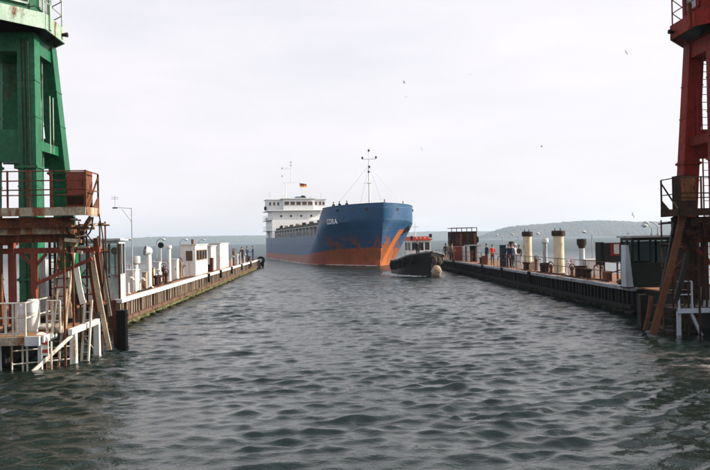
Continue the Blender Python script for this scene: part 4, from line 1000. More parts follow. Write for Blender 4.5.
for p, q_ in ((a.x, a.x+.12), (b_.x-.36, b_.x)): MB().box((p, 67.0, DZ), (q_, 67.89, a.z-.08)).build('side_wall', M_lgrey, t)
MB().box((a.x-.08, 66.9, a.z-.078), (b_.x+.08, 68.7, a.z)).build('roof', M_grey, t)
MB().box((a.x+.2, 67.3, DZ), (a.x+.5, 67.7, DZ+1.1)).build('stool', M_rust, t)
crate_box(501, 505.8, 245, 53.8, .5, 'tall dark blue cabinet next to the dark clothed people', M_navy, 'deck_cabinet', 'cabinet')
crate_box(506.5, 508.5, 255, 55.0, .4, 'grey box behind the dark clothed people', M_grey)
crate_box(483, 486.5, 256, 60.0, .5, 'rusty box near the person in red', M_rust)
capped_vent(511.5, 241.5, 54.5, .17, .22, .4, 'grey vent pipe standing behind the dark clothed people', M_grey, M_capdark)
crate_box(516.5, 520, 254, 51, .5, 'small pale box left of the farther cream funnel', M_lgrey)

# ------------------------------------------------------------------ the ship
SH_YAW = R(12.0); SH = P(384.5, 262, 90.5); SH.z = 0
SL, SB = 79.0, 6.7
ship = thing('cargo_ship', 'blue cargo ship with rusty orange red bow entering the dock', 'ship', tuple(SH), None, SH_YAW)
def lerp(a, b, t): return a+(b-a)*t
ZK0 = 6.25
def zk(s): return ZK0-.10*min(s, 12)
def ship_top(s):
    if s < 7.6: return 8.35-.045*s
    if s < 11.6: return lerp(8.35-.045*7.6, 4.35, (s-7.6)/4.0)
    return 4.35 if s < 60 else 4.35+.012*(s-60)
def stem(z):
    zz = max(0, min(1, z/8.3)); return 2.1*(1-zz)**1.4 + (0 if z > 0 else -.3*z)
def hb(s, z):
    ZK = zk(s); w = (max(0, min(z, ZK))/ZK)**1.4 - (.05*max(0, z-ZK)/2 if z > ZK else 0)
    Le = lerp(16.5, 9.2, w); p = lerp(1.65, 2.35, w)
    t_ = max(0, min(1, (s-stem(z))/Le)); h_ = SB*(1-(1-t_)**p)**lerp(1.0, .74, w)
    if s > 62: h_ *= 1-.22*((s-62)/17)**2
    if z < 0: h_ *= max(.0, 1-.02*z*z)
    return h_
ss = list(np.linspace(0, 1, 26)**1.6*14)+list(np.linspace(14.8, 62, 30))+list(np.linspace(64, SL, 9))
NZ = 26
def hull_pt(u_s, j, sd):
    top = ship_top(u_s); 
    zs = [-1.6+(j/(NZ-1))*(top+1.6)]
    z = zs[0]
    ZK = zk(u_s)
    if top > ZK+.1:                      # put a row on the knuckle
        jk = 20
        z = lerp(-1.6, ZK, j/jk) if j <= jk else lerp(ZK, top, (j-jk)/(NZ-1-jk))
    s = max(u_s, 0)
    s_eff = stem(z)+s*(1-stem(z)/SL)
    return (sd*hb(s_eff, z), s_eff, z)
hull = MB(); vs = []; fs = []
for sd in (-1, 1):
    base = len(vs)
    for s in ss:
        for j in range(NZ): vs.append(hull_pt(s, j, sd))
    for i in range(len(ss)-1):
        for j in range(NZ-1):
            a = base+i*NZ+j; q4 = (a, a+NZ, a+NZ+1, a+1); fs.append(q4 if sd > 0 else q4[::-1])
nS = len(ss)
for j in range(NZ-1):
    a, b_ = (nS-1)*NZ+j, nS*NZ+(nS-1)*NZ+j; fs.append((a, b_, b_+1, a+1))
hull.add(vs, fs)
# hull paint: blue topsides over red boot paint, worn and rust streaked round the bow
m = bpy.data.materials.new('ship hull paint'); m.use_nodes = True; t_ = m.node_tree; n = t_.nodes; L = t_.links; b = n['Principled BSDF']
tcn = n.new('ShaderNodeTexCoord'); sp = n.new('ShaderNodeSeparateXYZ'); L.new(tcn.outputs['Object'], sp.inputs[0])
def math_(op, a=None, b_=None, c=None, clamp=False):
    q = n.new('ShaderNodeMath'); q.operation = op; q.use_clamp = clamp
    for i, v in enumerate((a, b_, c)):
        if v is None: continue
        if isinstance(v, (int, float)): q.inputs[i].default_value = v
        else: L.new(v, q.inputs[i])
    return q.outputs[0]
def noise_(scale, detail=6, sc=(1, 1, 1), rough=.6):
    mpp = n.new('ShaderNodeMapping'); mpp.inputs['Scale'].default_value = sc; L.new(tcn.outputs['Object'], mpp.inputs['Vector'])
    q = n.new('ShaderNodeTexNoise'); q.inputs['Scale'].default_value = scale; q.inputs['Detail'].default_value = detail; q.inputs['Roughness'].default_value = rough
    L.new(mpp.outputs[0], q.inputs['Vector']); return q.outputs['Fac']
def mixc(f, a, b_):
    q = n.new('ShaderNodeMix'); q.data_type = 'RGBA'
    for nm, v in (('Factor', f), ('A', a), ('B', b_)):
        if isinstance(v, tuple): q.inputs[nm].default_value = (*v, 1)
        elif isinstance(v, (int, float)): q.inputs[nm].default_value = v
        else: L.new(v, q.inputs[nm])
    return q.outputs['Result']
def rampv(v, lo, hi):
    q = n.new('ShaderNodeMapRange'); q.interpolation_type = 'SMOOTHSTEP'; q.inputs['From Min'].default_value = lo; q.inputs['From Max'].default_value = hi; L.new(v, q.inputs['Value']); return q.outputs[0]
X_, S_, Z_ = sp.outputs
bowf = rampv(S_, 26, 1)                                          # 1 at the stem, 0 abaft
line = math_('MULTIPLY_ADD', bowf, 1.25, 1.15)                  # boot line rises to the bow
edge = math_('ADD', math_('SUBTRACT', Z_, line), math_('MULTIPLY', math_('SUBTRACT', noise_(1.2), .5), .5))
isblue = rampv(edge, -.05, .10)
big = noise_(.33, 10, (1, 1, .75), .72); fine = noise_(2.6, 6, (1, 1, .35)); fine2 = noise_(6, 4)
blue = mixc(rampv(noise_(1.1, 7, (1.6, 1.6, .12)), .35, .7), mixc(fine, (.005, .052, .135), (.009, .082, .20)), (.016, .06, .12))
red = mixc(fine, (.15, .028, .016), (.36, .085, .04))
orange = mixc(fine, (.40, .085, .010), (.52, .155, .025))
portf = rampv(X_, -.6, .5)                                        # orange mostly on the port bow
near = rampv(S_, 13, 5)
of = math_('MULTIPLY', math_('MULTIPLY', near, rampv(math_('ADD', big, math_('MULTIPLY', portf, .40)), .44, .58)), 1.15, clamp=True)
red2 = mixc(of, red, orange)
col_ = mixc(isblue, red2, blue)
wear = math_('MULTIPLY', math_('MULTIPLY', rampv(Z_, 4.6, 2.7), rampv(S_, 12.5, 6)), rampv(big, .48, .55))
rustc = mixc(fine2, (.055, .022, .012), (.38, .10, .02))
col_ = mixc(wear, col_, rustc)
# streak below the port anchor
ax = math_('ABSOLUTE', math_('SUBTRACT', math_('ADD', X_, math_('MULTIPLY', Z_, -.62)), .62))
st = math_('MULTIPLY', math_('MULTIPLY', rampv(ax, .75, .30), rampv(Z_, 5.05, 4.6)), rampv(X_, .3, .8))
st = math_('MULTIPLY', st, rampv(S_, 9, 7))
col_ = mixc(st, col_, orange)
L.new(col_, b.inputs['Base Color']); b.inputs['Roughness'].default_value = .38; b.inputs['Specular IOR Level'].default_value = .4
bp = n.new('ShaderNodeBump'); bp.inputs['Strength'].default_value = .5; bp.inputs['Distance'].default_value = .08; bk = n.new('ShaderNodeTexBrick'); bk.inputs['Scale'].default_value = 1.0; bk.inputs['Brick Width'].default_value = 5.2; bk.inputs['Row Height'].default_value = 1.55; bk.inputs['Mortar Size'].default_value = .035; bk.inputs['Mortar Smooth'].default_value = .6
cbx = n.new('ShaderNodeCombineXYZ'); L.new(S_, cbx.inputs[0]); L.new(Z_, cbx.inputs[1]); L.new(cbx.outputs[0], bk.inputs['Vector'])
L.new(math_('ADD', math_('MULTIPLY', noise_(.9, 4), 1.3), math_('MULTIPLY', bk.outputs['Fac'], .45)), bp.inputs['Height']); L.new(bp.outputs[0], b.inputs['Normal'])
hull_o = hull.build('hull', m, ship, smooth=0)
import bmesh
bm_ = bmesh.new(); bm_.from_mesh(hull_o.data); bmesh.ops.remove_doubles(bm_, verts=bm_.verts, dist=.004); bm_.to_mesh(hull_o.data); bm_.free()
hull_o.data.polygons.foreach_set('use_smooth', [True]*len(hull_o.data.polygons)); hull_o.data.set_sharp_from_angle(angle=R(26))
# decks
def deck_poly(s0, s1, z, inset, nseg=24):
    o = MB(); pts = []
    S = np.linspace(s0, s1, nseg)
    vs = [(-max(.02, hb(s, z)-inset), s, z) for s in S]+[(max(.02, hb(s, z)-inset), s, z) for s in S]
    fs = [(i, i+nseg, i+nseg+1, i+1) for i in range(nseg-1)]
    return o.add(vs, fs)
deck_poly(.9, 8.6, 7.05, .05).build('forecastle_deck', M_rustred, ship)
deck_poly(9.0, SL-.1, 3.7, .04, 40).build('main_deck', M_rustred, ship)
MB().box((-3.9, 8.5, 3.7), (3.9, 8.7, 7.05)).build('forecastle_bulkhead', M_superwhite, ship)
# bulwark cap rail round the bow
cap = MB()
for sd in (-1, 1):
    pr = None
    for s in np.linspace(0, 7.6, 16):
        z = ship_top(s); p = Vector((sd*hb(s+stem(z), z), s+stem(z), z+.02))
        if pr is not None: cap.tube(pr, p, .06, n=6)
        pr = p
cap.build('cap_rail', MATS['blue grey paint'] if False else mat('ship blue trim', (.02, .10, .2), rough=.4, rust=.1), ship)
# fairleads / hawse holes in the bulwark
for sd, s in ((1, 1.1), (1, 5.2), (-1, .9), (-1, 4.0)):
    z = 7.55; x = sd*hb(s+stem(z), z); c = Vector((x, s+stem(z), z)); n2 = Vector((sd*.5, -.85, 0)).normalized()
    MB().tube(c-n2*.05, c+n2*.06, .20, n=12).build('fairlead', M_black, ship)
# port and starboard anchors in their recesses
def anchor(sd, s, z):
    x = hb(s, z); c = Vector((sd*x, s, z)); ds = .3
    tg = Vector((sd*(hb(s+ds, z)-hb(s-ds, z)), 2*ds, 0)).normalized(); up = Vector((sd*(hb(s, z+.3)-hb(s, z-.3)), 0, .6)).normalized()
    nn = tg.cross(up).normalized(); nn = nn if nn.x*sd > 0 else -nn
    pk = MB().tube(c-nn*.2, c+nn*.05, .62, n=14).build('anchor_pocket', M_black, ship)
    an = MB(); an.bar(c+nn*.16+up*.35, c+nn*.18-up*.5, .14, .12); an.bar(c+nn*.2-up*.5-tg*.45, c+nn*.2-up*.5+tg*.45, .16, .16)
    for g in (-1, 1): an.bar(c+nn*.2-up*.5+tg*.42*g, c+nn*.22+up*.15+tg*.36*g, .14, .10, w2=.05)
    an.build('anchor', M_rustdark, ship)
anchor(+1, 4.6, 4.95); 
# name on the starboard bow
cu = bpy.data.curves.new('txt', 'FONT'); cu.body = 'CORA'; cu.size = 1; cu.extrude = 0; cu.space_character = 1.12; cu.offset = .012; cu.resolution_u = 4
to = bpy.data.objects.new('txt', cu); col.objects.link(to)
dg_ = bpy.context.evaluated_depsgraph_get(); tm = bpy.data.meshes.new_from_object(to.evaluated_get(dg_))
tv = np.array([v.co[:] for v in tm.vertices]); bpy.data.objects.remove(to)
rot = Matrix.Rotation(SH_YAW, 4, 'Z')
def ship_world(p): return rot @ Vector(p) + SH
def find_s(px, z):
    best = min(np.linspace(1, 30, 600), key=lambda s: abs(proj(ship_world((-hb(s, z), s, z)))[0]-px)); return best
sA, sB = find_s(327.3, 6.2), find_s(337.2, 6.2)
zmin, zmax = 5.75, 6.5
tv0 = tv.min(0); tv1 = tv.max(0)
lv = []
for v in tm.vertices:
    u = (v.co.x-tv0[0])/(tv1[0]-tv0[0]); w = (v.co.y-tv0[1])/(tv1[1]-tv0[1]); z = lerp(zmin, zmax, w); s = lerp(sA, sB, u)
    lv.append((-(hb(s, z)+.04), s, z))
mb = MB(); mb.add(lv, [tuple(p.vertices) for p in tm.polygons]); mb.build('name_lettering', M_superwhite, ship, smooth=0)
print('NAME s', sA, sB)
# hatch coaming with stays, covers
cw = 5.35
MB().box((-cw, 14.2, 3.72), (cw, 62.5, 5.85)).build('hatch_coaming', M_coam, ship)
for sd in (-1, 1):
    st0 = None
    for k in range(15):
        y = 14.8+k*3.2
        if st0 is None: st0 = MB().box((sd*(cw+.003) if sd > 0 else -cw-.55, y, 3.74), (cw+.55 if sd > 0 else -cw-.003, y+.3, 5.72)).build('coaming_stay', M_superwhite if False else M_lgrey, ship)
        else: copy_of(st0, (0, k*3.2, 0), ship)
    MB().box((sd*(cw+.003) if sd > 0 else -cw-.60, 14.2, 5.73), (cw+.60 if sd > 0 else -cw-.003, 62.5, 5.84)).build('coaming_rail', M_lgrey, ship)
hc = None
for k in range(8):
    y = 14.3+k*6.02
    MB().box((-cw+.08, y, 5.86), (cw-.08, y+5.86, 6.30+.1*(k % 2))).build('hatch_cover', M_hatch, ship)
for sd in (-1, 1):
    for k in range(7): 
        y = 17+k*6.5; MB().cbox((sd*(cw-.3), y, 6.52), (.5, 1.2, .35)).build('hatch_gear', random.choice([M_rustpale, M_hatch, M_rustdark]), ship)
# ship side rail
sx = None
for k in range(22):
    y = 14.5+k*2.1; p = (-hb(y, 4.3)+.12, y)
    q = MB().tube((*p, 4.3), (*p, 5.15), .025, n=6)
    q.build('railing_post', M_lgrey, ship)
MB().tube((-SB+.12, 16, 5.15), (-SB+.12, 60.5, 5.15), .025, n=6).build('rail', M_lgrey, ship)
# superstructure
def sbox(nm, x0, y0, z0, x1, y1, z1, mm=None, parent=ship): return MB().box((x0, y0, z0), (x1, y1, z1)).build(nm, mm or M_superwhite, parent)
D0 = 64.8
sbox('accommodation', -5.7, D0, 3.72, 5.7, 75.5, 8.35)
sbox('accommodation', -5.4, D0+.6, 8.36, 5.4, 74.0, 10.35)
sbox('bridge_deck', -6.6, D0-.5, 10.36, 6.6, 74.4, 10.52)
wheel = sbox('wheelhouse', -3.2, D0-.4, 10.53, 3.6, 71.0, 12.95)
sbox('wheelhouse_roof', -3.6, D0-.8, 12.96, 4.0, 71.6, 13.14)
sbox('bridge_wing', -6.55, D0+1.4, 10.53, -3.21, 70.2, 12.85)
sbox('bridge_wing', 3.61, D0+.3, 10.53, 6.55, 70.2, 12.85)
sbox('wing_roof', -6.8, D0+1.0, 12.86, -3.62, 70.6, 12.99); sbox('wing_roof', 4.02, D0, 12.86, 6.8, 70.6, 12.99)
def win(x0, x1, y, z0, z1, mm):
    fr = MB().box((x0-.07, y-.05, z0-.07), (x1+.07, y-.003, z1+.07)).build('window_frame', M_superwhite, ship)
    MB().box((x0, y-.06, z0), (x1, y-.052, z1)).build('pane', mm, fr)
for k in range(5): win(-2.95+k*1.32, -1.95+k*1.32, D0-.4, 11.6, 12.35, M_brownwin)
for x in (-6.1, -5.2, -4.3): win(x, x+.42, D0+1.4, 11.6, 12.35, M_dglass)
for x in (4.0, 4.95, 5.75): win(x, x+.5, D0+.3, 11.6, 12.35, M_brownwin)
for x in (-3.6, -1.4, .9, 3.2):
    for z, yy in ((6.9, D0), (9.2, D0+.6)):
        MB().tube((x, yy-.05, z), (x, yy-.003, z), .26, n=14).build('porthole', M_dglass, ship)
for k in range(4):
    y = 66.5+k*2; MB().box((-6.553-.03, y-.6+.6, 11.6), (-6.553, y+.9, 12.35)).build('side_window', M_dglass, ship) if y < 69.5 else None
for k in range(3): y = 66.6+k*2.6; MB().box((-5.73, y, 6.5), (-5.703, y+.6, 7.1)).build('side_window', M_dglass, ship)
# external stair tower, rails, life raft on the starboard quarter
for z in (6.0, 8.36):
    sbox('side_gallery', -6.6, D0+.5, z-.1, -5.72, 74.5, z-.003, M_lgrey)
    for k in range(5): MB().tube((-6.55, D0+.7+k*2, z), (-6.55, D0+.7+k*2, z+1), .03, n=6).build('railing_post', M_lgrey, ship)
    MB().tube((-6.55, D0+.7, z+1), (-6.55, 74, z+1), .03, n=6).build('rail', M_lgrey, ship)
MB().bar((-6.2, D0+.4, 3.75), (-6.2, D0+3.2, 6.0), .5, .08).build('stair', M_lgrey, ship)
MB().tube((-6.3, D0+4, 8.75), (-6.3, D0+5.3, 8.75), .33, n=12).build('life_raft', M_superwhite, ship)
MB().cbox((-6.9, D0+2.0, 11.0), (.5, .4, .8)).build('sidelight_box', M_black, ship)
# mast on the bridge roof
mx_ = -2.2; my = D0+2.5
zt = 17.0
mast = MB().tube((mx_, my, 13.14), (mx_, my, zt), .16, .10, n=8).build('mast', M_superwhite, ship)
MB().bar((mx_-.6, my, 16.75), (mx_+3.2, my, 16.95), .16, .16).build('yard', M_superwhite, mast)
MB().tube((mx_+1.3, my, 17.0), (mx_+1.3, my, 22.0), .11, .04, n=8).build('topmast', M_superwhite, mast)
MB().bar((mx_-.7, my, 20.0), (mx_+1.4, my, 20.05), .09, .09).build('upper_yard', M_superwhite, mast)
for x, z in ((mx_+1.3, 20.7), (mx_+1.3, 21.4), (mx_-.7, 20.0), (mx_-.7, 18.3)): MB().cbox((x, my-.1, z), (.3, .3, .35)).build('mast_lamp', M_lgrey, mast)
MB().tube((mx_-.6, my, 16.9), (mx_-.6, my, 18.6), .04, n=6).build('aerial', M_superwhite, mast)
MB().tube((mx_+4.1, my+.6, 13.14), (mx_+3.2, my+.2, 17.0), .02, n=5).build('halyard', M_wire, mast)
for x, h_ in ((-5.8, 1.8), (-4.6, .7), (4.9, .9), (5.9, 1.4)): MB().tube((x, my, 12.99), (x, my, 12.99+h_), .05, n=6).build('aerial', M_lgrey, ship)
sbox('searchlight', 1.0, D0+.4, 13.15, 1.8, D0+1.0, 13.75, M_black)
sbox('radar_box', 3.0, D0+1.0, 13.15, 3.5, D0+1.4, 13.55, M_lgrey)
fo = MB()
for k, mi in ((0, 2), (1, 1), (2, 0)):
    z0 = 15.9+k*.28
    pts = [(mx_+3.25+.28*i, my+.3+.10*math.sin(i*1.3), -.04*i) for i in range(7)]
    for a, b_ in zip(pts[:-1], pts[1:]):
        fo.add([(a[0], a[1], z0+a[2]), (b_[0], b_[1], z0+b_[2]), (b_[0], b_[1], z0+.28+b_[2]), (a[0], a[1], z0+.28+a[2]),
                (a[0], a[1]+.01, z0+a[2]), (b_[0], b_[1]+.01, z0+b_[2]), (b_[0], b_[1]+.01, z0+.28+b_[2]), (a[0], a[1]+.01, z0+.28+a[2])], [(0,1,2,3),(7,6,5,4)], mi)
fo.build('flag', [M_flagk, M_flagr, M_flagy], ship, smooth=0)
# funnel behind the bridge
sbox('funnel', 1.0, 72.2, 10.53, 3.4, 74.0, 14.0, mat('ship blue trim', (0, 0, 0)))
# foremast on the forecastle
fm = Vector((.0, 6.6, 7.05)); ztop = 16.6
fmast = MB().tube(fm, (fm.x, fm.y, 14.2), .15, .09, n=8).build('foremast', M_superwhite, ship)
MB().tube((fm.x, fm.y, 14.2), (fm.x, fm.y, ztop), .07, .03, n=6).build('topmast', M_superwhite, fmast)
MB().cbox((fm.x, fm.y, 11.55), (.5, .5, .08)).build('crosstree', M_superwhite, fmast); MB().bar((fm.x-.85, fm.y, 11.5), (fm.x+.6, fm.y, 11.5), .07, .06).build('crosstree', M_superwhite, fmast)
MB().bar((fm.x-.95, fm.y, 14.85), (fm.x+1.05, fm.y, 14.95), .08, .07).build('yard', M_lgrey, fmast)
for x, z in ((fm.x-.95, 15.05), (fm.x+1.05, 15.15), (fm.x, 16.1), (fm.x+.05, 13.8), (fm.x-.05, 13.1)): MB().lathe((x, fm.y-.1, z-.15), [(.10, 0), (.14, .04), (.14, .26), (.06, .32)], 8).build('mast_lamp', M_capdark, fmast)
for e in ((-5.0, 7.2, 8.0), (5.2, 6.2, 7.9), (.2, 1.0, 8.3), (0, 13.8, 6.4)): MB().tube((fm.x, fm.y, 14.0), e, .012, n=5).build('stay', M_wire, fmast)
MB().box((-1.2, 7.3, 7.06), (1.2, 8.4, 7.75)).build('windlass', M_rustdark, ship)

# ------------------------------------------------------------------ the tug
TG_YAW = R(6.5); TG = G(431.5, 277.0)
tug = thing('tug_boat', 'small black tug with white wheelhouse and red roof beside the bow', 'tug', (TG.x, TG.y, 0), None, TG_YAW)
TL, TB = 11.0, 1.95
def thb(s, z):
    w = max(0, min(1, (z+.2)/2.2)); Le = lerp(5.2, 3.0, w); t_ = max(0, min(1, (s-.55*(1-w))/Le)); h_ = TB*(1-(1-t_)**lerp(1.7, 2.4, w))
    if s > 7.5: h_ *= 1-.45*((s-7.5)/3.5)**2
    return max(h_, .0)
def ttop(s): return 2.35-.215*s+.0120*s*s if s < 9 else 2.35-.215*9+.0120*81
tv_ = []; tf = []; S_list = np.concatenate([np.linspace(0, 1, 12)**1.5*4, np.linspace(4.6, TL, 12)]); NT = 10
for sd in (-1, 1):
    base = len(tv_)
    for s in S_list:
        for j in range(NT):
            z = lerp(-.6, ttop(s), j/(NT-1)); so = .55*(1-max(0, min(1, (z+.2)/2.2)))
            se = so+s*(1-so/TL); tv_.append((sd*thb(se, z), se, z))
    for i in range(len(S_list)-1):
        for j in range(NT-1):
            a = base+i*NT+j; q4 = (a, a+NT, a+NT+1, a+1); tf.append(q4 if sd > 0 else q4[::-1])
nS = len(S_list)
for j in range(NT-1): a, b_ = (nS-1)*NT+j, nS*NT+(nS-1)*NT+j; tf.append((a, b_, b_+1, a+1))
MB().add(tv_, tf).build('hull', M_black, tug, smooth=30)
dk = MB(); S2 = np.linspace(.5, TL-.05, 20); dv = [(-thb(s, ttop(s))+.06, s, ttop(s)-.32) for s in S2]+[(thb(s, ttop(s))-.06, s, ttop(s)-.32) for s in S2]
dk.add(dv, [(i, i+20, i+21, i+1) for i in range(19)]).build('deck', M_rustred, tug)
gr = MB()
for sd in (-1, 1):
    pr = None
    for s in np.linspace(.05, TL-.05, 22):
        p = Vector((sd*(thb(s, ttop(s))+.03), s, ttop(s)-.06))
        if pr is not None: gr.tube(pr, p, .09, n=7)
        pr = p
gr.build('rubbing_band', M_bandgrey, tug)
# bow pudding and hung fenders
def pudding(c, r, seed, mm, sz=1.0):
    rr = np.random.default_rng(seed); o = MB(); n_, m_ = 16, 10; vs = []; fs = []
    for i in range(m_+1):
        th = math.pi*i/m_
        for j in range(n_):
            ph = 2*math.pi*j/n_; k = 1+.25*(rr.random()-.5)
            vs.append((c[0]+r*math.sin(th)*math.cos(ph)*k, c[1]+r*.7*math.sin(th)*math.sin(ph)*k, c[2]+r*sz*math.cos(th)*k))
    for i in range(m_):
        for j in range(n_): fs.append((i*n_+j, (i+1)*n_+j, (i+1)*n_+(j+1) % n_, i*n_+(j+1) % n_))
    o.add(vs, fs).build('bow_fender', mm, tug, smooth=60)
pudding((.55, .25, .50), .50, 31, M_tan, 1.05)
pudding((.95, .95, 1.35), .36, 32, M_tanbrown, 1.3)
pudding((.35, .12, 1.5), .26, 35, M_tanbrown, 1.5)
for k, s in enumerate((1.5, 2.8, 4.2, 5.8, 7.4)):
    z = ttop(s)-.55; x = -(thb(s, z)+.14)
    MB().torus((x, s, z), .33, .13, axis='x', n=16, m=8).build('tyre', M_rubber, tug)
s = 1.7; z = 1.35; MB().torus((thb(s, z)+.12, s, z), .26, .10, axis='x', n=14, m=6).build('tyre', M_rubber, tug)
# wheelhouse
zd = 1.45; wx, wy0, wy1, wz = .98, 3.6, 6.2, 3.35
MB().box((-wx, wy0, 1.0), (wx, wy1, 2.38)).build('wheelhouse', M_white, tug)
for x, y in [(sx_*(wx-.05), y_) for sx_ in (-1, 1) for y_ in (wy0+.05, (wy0+wy1)/2, wy1-.05)]+[(-.34, wy0+.05), (.34, wy0+.05), (-.34, wy1-.05), (.34, wy1-.05)]:
    MB().cbox((x, y, 2.80), (.12, .10, .84)).build('window_post', M_white, tug)
for x0_, x1_ in ((-.91, -.40), (-.28, .28), (.40, .91)):
    for y in (wy0+.06, wy1-.06): MB().box((x0_, y-.01, 2.42), (x1_, y+.01, 3.16)).build('pane', M_dglass if y < 5 else M_gglass, tug)
for sx_ in (-1, 1):
    for y0_, y1_ in ((wy0+.11, 4.84), (4.96, wy1-.11)): MB().box((sx_*(wx-.06)-.01, y0_, 2.42), (sx_*(wx-.06)+.01, y1_, 3.16)).build('pane', M_dglass, tug)
MB().box((-wx, wy0, 3.18), (wx, wy1, 3.36)).build('head_beam', M_white, tug)
rf = MB(); rf.prism([(-wx-.12, wy0-.2), (wx+.12, wy0-.2), (wx+.12, wy1+.15), (-wx-.12, wy1+.15)], 3.362, 3.50); rf.prism([(-wx+.05, wy0), (wx-.05, wy0), (wx-.05, wy1-.1), (-wx+.05, wy1-.1)], 3.502, 3.72); rf.build('roof', M_orange, tug)
for k in range(5): MB().cbox((-.8+k*.4, wy0-.02, 3.60), (.12, .03, .10)).build('roof_lamp', M_white, tug)
MB().tube((0, 5.6, 3.7), (0, 5.6, 5.2), .05, .03, n=8).build('mast', M_white, tug); MB().cbox((0, 5.6, 4.7), (.7, .06, .06)).build('mast_yard', M_white, tug)
MB().lathe((.55, 6.9, .9), [(.26, 0), (.26, 2.1), (.30, 2.12), (.30, 2.3), (.24, 2.32)], 14).build('funnel', M_black, tug)
MB().cbox((-.95, wy0-.25, 3.62), (.22, .22, .30)).build('searchlight', M_black, tug); MB().cbox((1.0, wy0+.1, 3.78), (.24, .24, .36)).build('horn', M_black, tug)
MB().lathe((0, 1.6, ttop(1.6)-.32), [(.13, 0), (.12, .5), (.18, .54), (.18, .62)], 12).build('bitt', M_rustdark, tug)
for k in range(5):
    s = 1.2+k*.7; MB().tube((-thb(s, ttop(s))+.1, s, ttop(s)-.05), (-thb(s, ttop(s))+.1, s, ttop(s)+.42), .022, n=6).build('railing_post', M_lgrey, tug)

# ------------------------------------------------------------------ people
def person_mesh(arms):
    J = [(0,0,.93),(0,0,1.10),(0,.01,1.28),(0,.01,1.44),(0,0,1.51),(0,-.01,1.58)]; Rr = [.135,.135,.15,.12,.06,.058]
    E = [(i,i+1) for i in range(5)]
    def add(p, r, par): J.append(p); Rr.append(r); E.append((par, len(J)-1)); return len(J)-1
    for s_ in (-1, 1):
        h_ = add((s_*.09,0,.88), .10, 0); k = add((s_*.10,-.015,.50), .068, h_); a = add((s_*.10,.02,.11), .048, k); add((s_*.11,-.07,.045), .045, a); add((s_*.115,-.14,.035), .035, len(J)-1)
        sh = add((s_*.185,.01,1.42), .07, 3)
        if arms == 'down': e = add((s_*.23,.03,1.14), .052, sh); w = add((s_*.235,-.04,.89), .036, e)
        elif arms == 'rail': e = add((s_*.25,-.06,1.17), .052, sh); w = add((s_*.17,-.30,1.10), .036, e)
        else: e = add((s_*.24,.05,1.15), .052, sh); w = add((s_*.20,-.14,1.00) if s_ > 0 else (s_*.235,-.04,.89), .036, e)
        hd = add((J[w][0], J[w][1]-.03, J[w][2]-(.07 if arms != 'rail' else .01)), .034, w)
    me = bpy.data.meshes.new('p'); me.from_pydata(J, E, []); o = bpy.data.objects.new('p', me); col.objects.link(o)
    md = o.modifiers.new('s', 'SKIN'); md.use_smooth_shade = True
    for i, sv in enumerate(me.skin_vertices[0].data): sv.radius = (Rr[i], Rr[i]*(.72 if i < 4 else 1)); sv.use_root = (i == 0)
    o.modifiers.new('u', 'SUBSURF').levels = 1
    dg_ = bpy.context.evaluated_depsgraph_get(); dg_.update(); r = bpy.data.meshes.new_from_object(o.evaluated_get(dg_)); bpy.data.objects.remove(o)
    mb = MB(); mb.add([v.co[:] for v in r.vertices], [tuple(p.vertices) for p in r.polygons])
    hands = [J[i] for i in range(len(J)) if Rr[i] == .034]
    # materials: 0 jacket 1 trousers 2 skin 3 shoe
    mi = []
    for p in r.polygons:
        z = p.center.z; c = p.center
        nearhand = min((Vector(h_)-c).length for h_ in hands) < .075
        mi.append(2 if nearhand or z > 1.50 else 3 if z < .085 else 1 if (z < .93 and abs(c.x) < .19) else 0)
    mb.mi = mi
    # head with nose, ears, eyes; fingers
    prof = [(.02,-.125),(.05,-.115),(.068,-.08),(.078,-.03),(.08,.02),(.074,.07),(.05,.105),(.012,.12)]
    mb.lathe((0,-.02,1.67), prof, 12, 2)
    mb.add([(-.014,-.095,1.645),(.014,-.095,1.645),(0,-.118,1.645),(0,-.093,1.69)], [(0,2,1),(0,3,2),(1,2,3),(0,1,3)], 2)
    mb.cbox((0,-.088,1.61), (.045,.012,.008), 4)
    for s_ in (-1, 1): mb.cbox((s_*.028,-.090,1.685), (.018,.008,.009), 4); mb.cbox((s_*.081,-.015,1.66), (.012,.03,.05), 2)
    for h_ in hands:
        hv = Vector(h_); s_ = 1 if h_[0] > 0 else -1; dn = Vector((0,-.25,-.97)) if arms != 'rail' else Vector((0,-.7,-.7))
        for k in range(4):
            b0 = hv+Vector((0, (k-1.5)*.018, -.015)); mid = b0+dn*(.045+.006*(1.5-abs(k-1.5))); mb.tube(b0, mid, .009, .008, n=5, mi=2); mb.tube(mid, mid+dn*.03+Vector((-s_*.012, 0, 0)), .008, .006, n=5, mi=2)
        b0 = hv+Vector((-s_*.012, -.035, .01)); mb.tube(b0, b0+Vector((-s_*.015, -.03, -.035)), .010, .008, n=5, mi=2)
    return mb
PM = {k: person_mesh(k) for k in ('down', 'rail', 'one')}
def person(pos, face, arms, jacket, trousers, label, hat=None, hgt=1.0, group=None):
    t = thing('person', label, 'person', tuple(pos), group, face if abs(face) > 1e-4 else 1e-4)
    t.scale = (hgt,)*3
    PM[arms].build('body', [jacket, trousers, M_skin, M_blkcloth, M_hair], t, smooth=60)
    if hat is None: MB().lathe((0, -.012, 1.70), [(.084, -.04), (.087, .02), (.08, .065), (.055, .10), (.012, .118)], 12).build('hair', M_hair, t)
    else:
        h_ = MB(); h_.lathe((0, -.02, 1.72), [(.115, 0), (.115, .012), (.092, .014), (.09, .05), (.065, .10), (.012, .12)], 14); h_.build('helmet', hat, t)
    return t
gp = 'people on the right wall'
def dk_pos(px, Y): return Vector((P(px, 250, Y).x, Y, DZ))
person(dk_pos(508.5, 52.6), R(-30), 'down', M_blkcloth, M_navy, 'person in black standing beside the dark blue cabinet', group=gp)
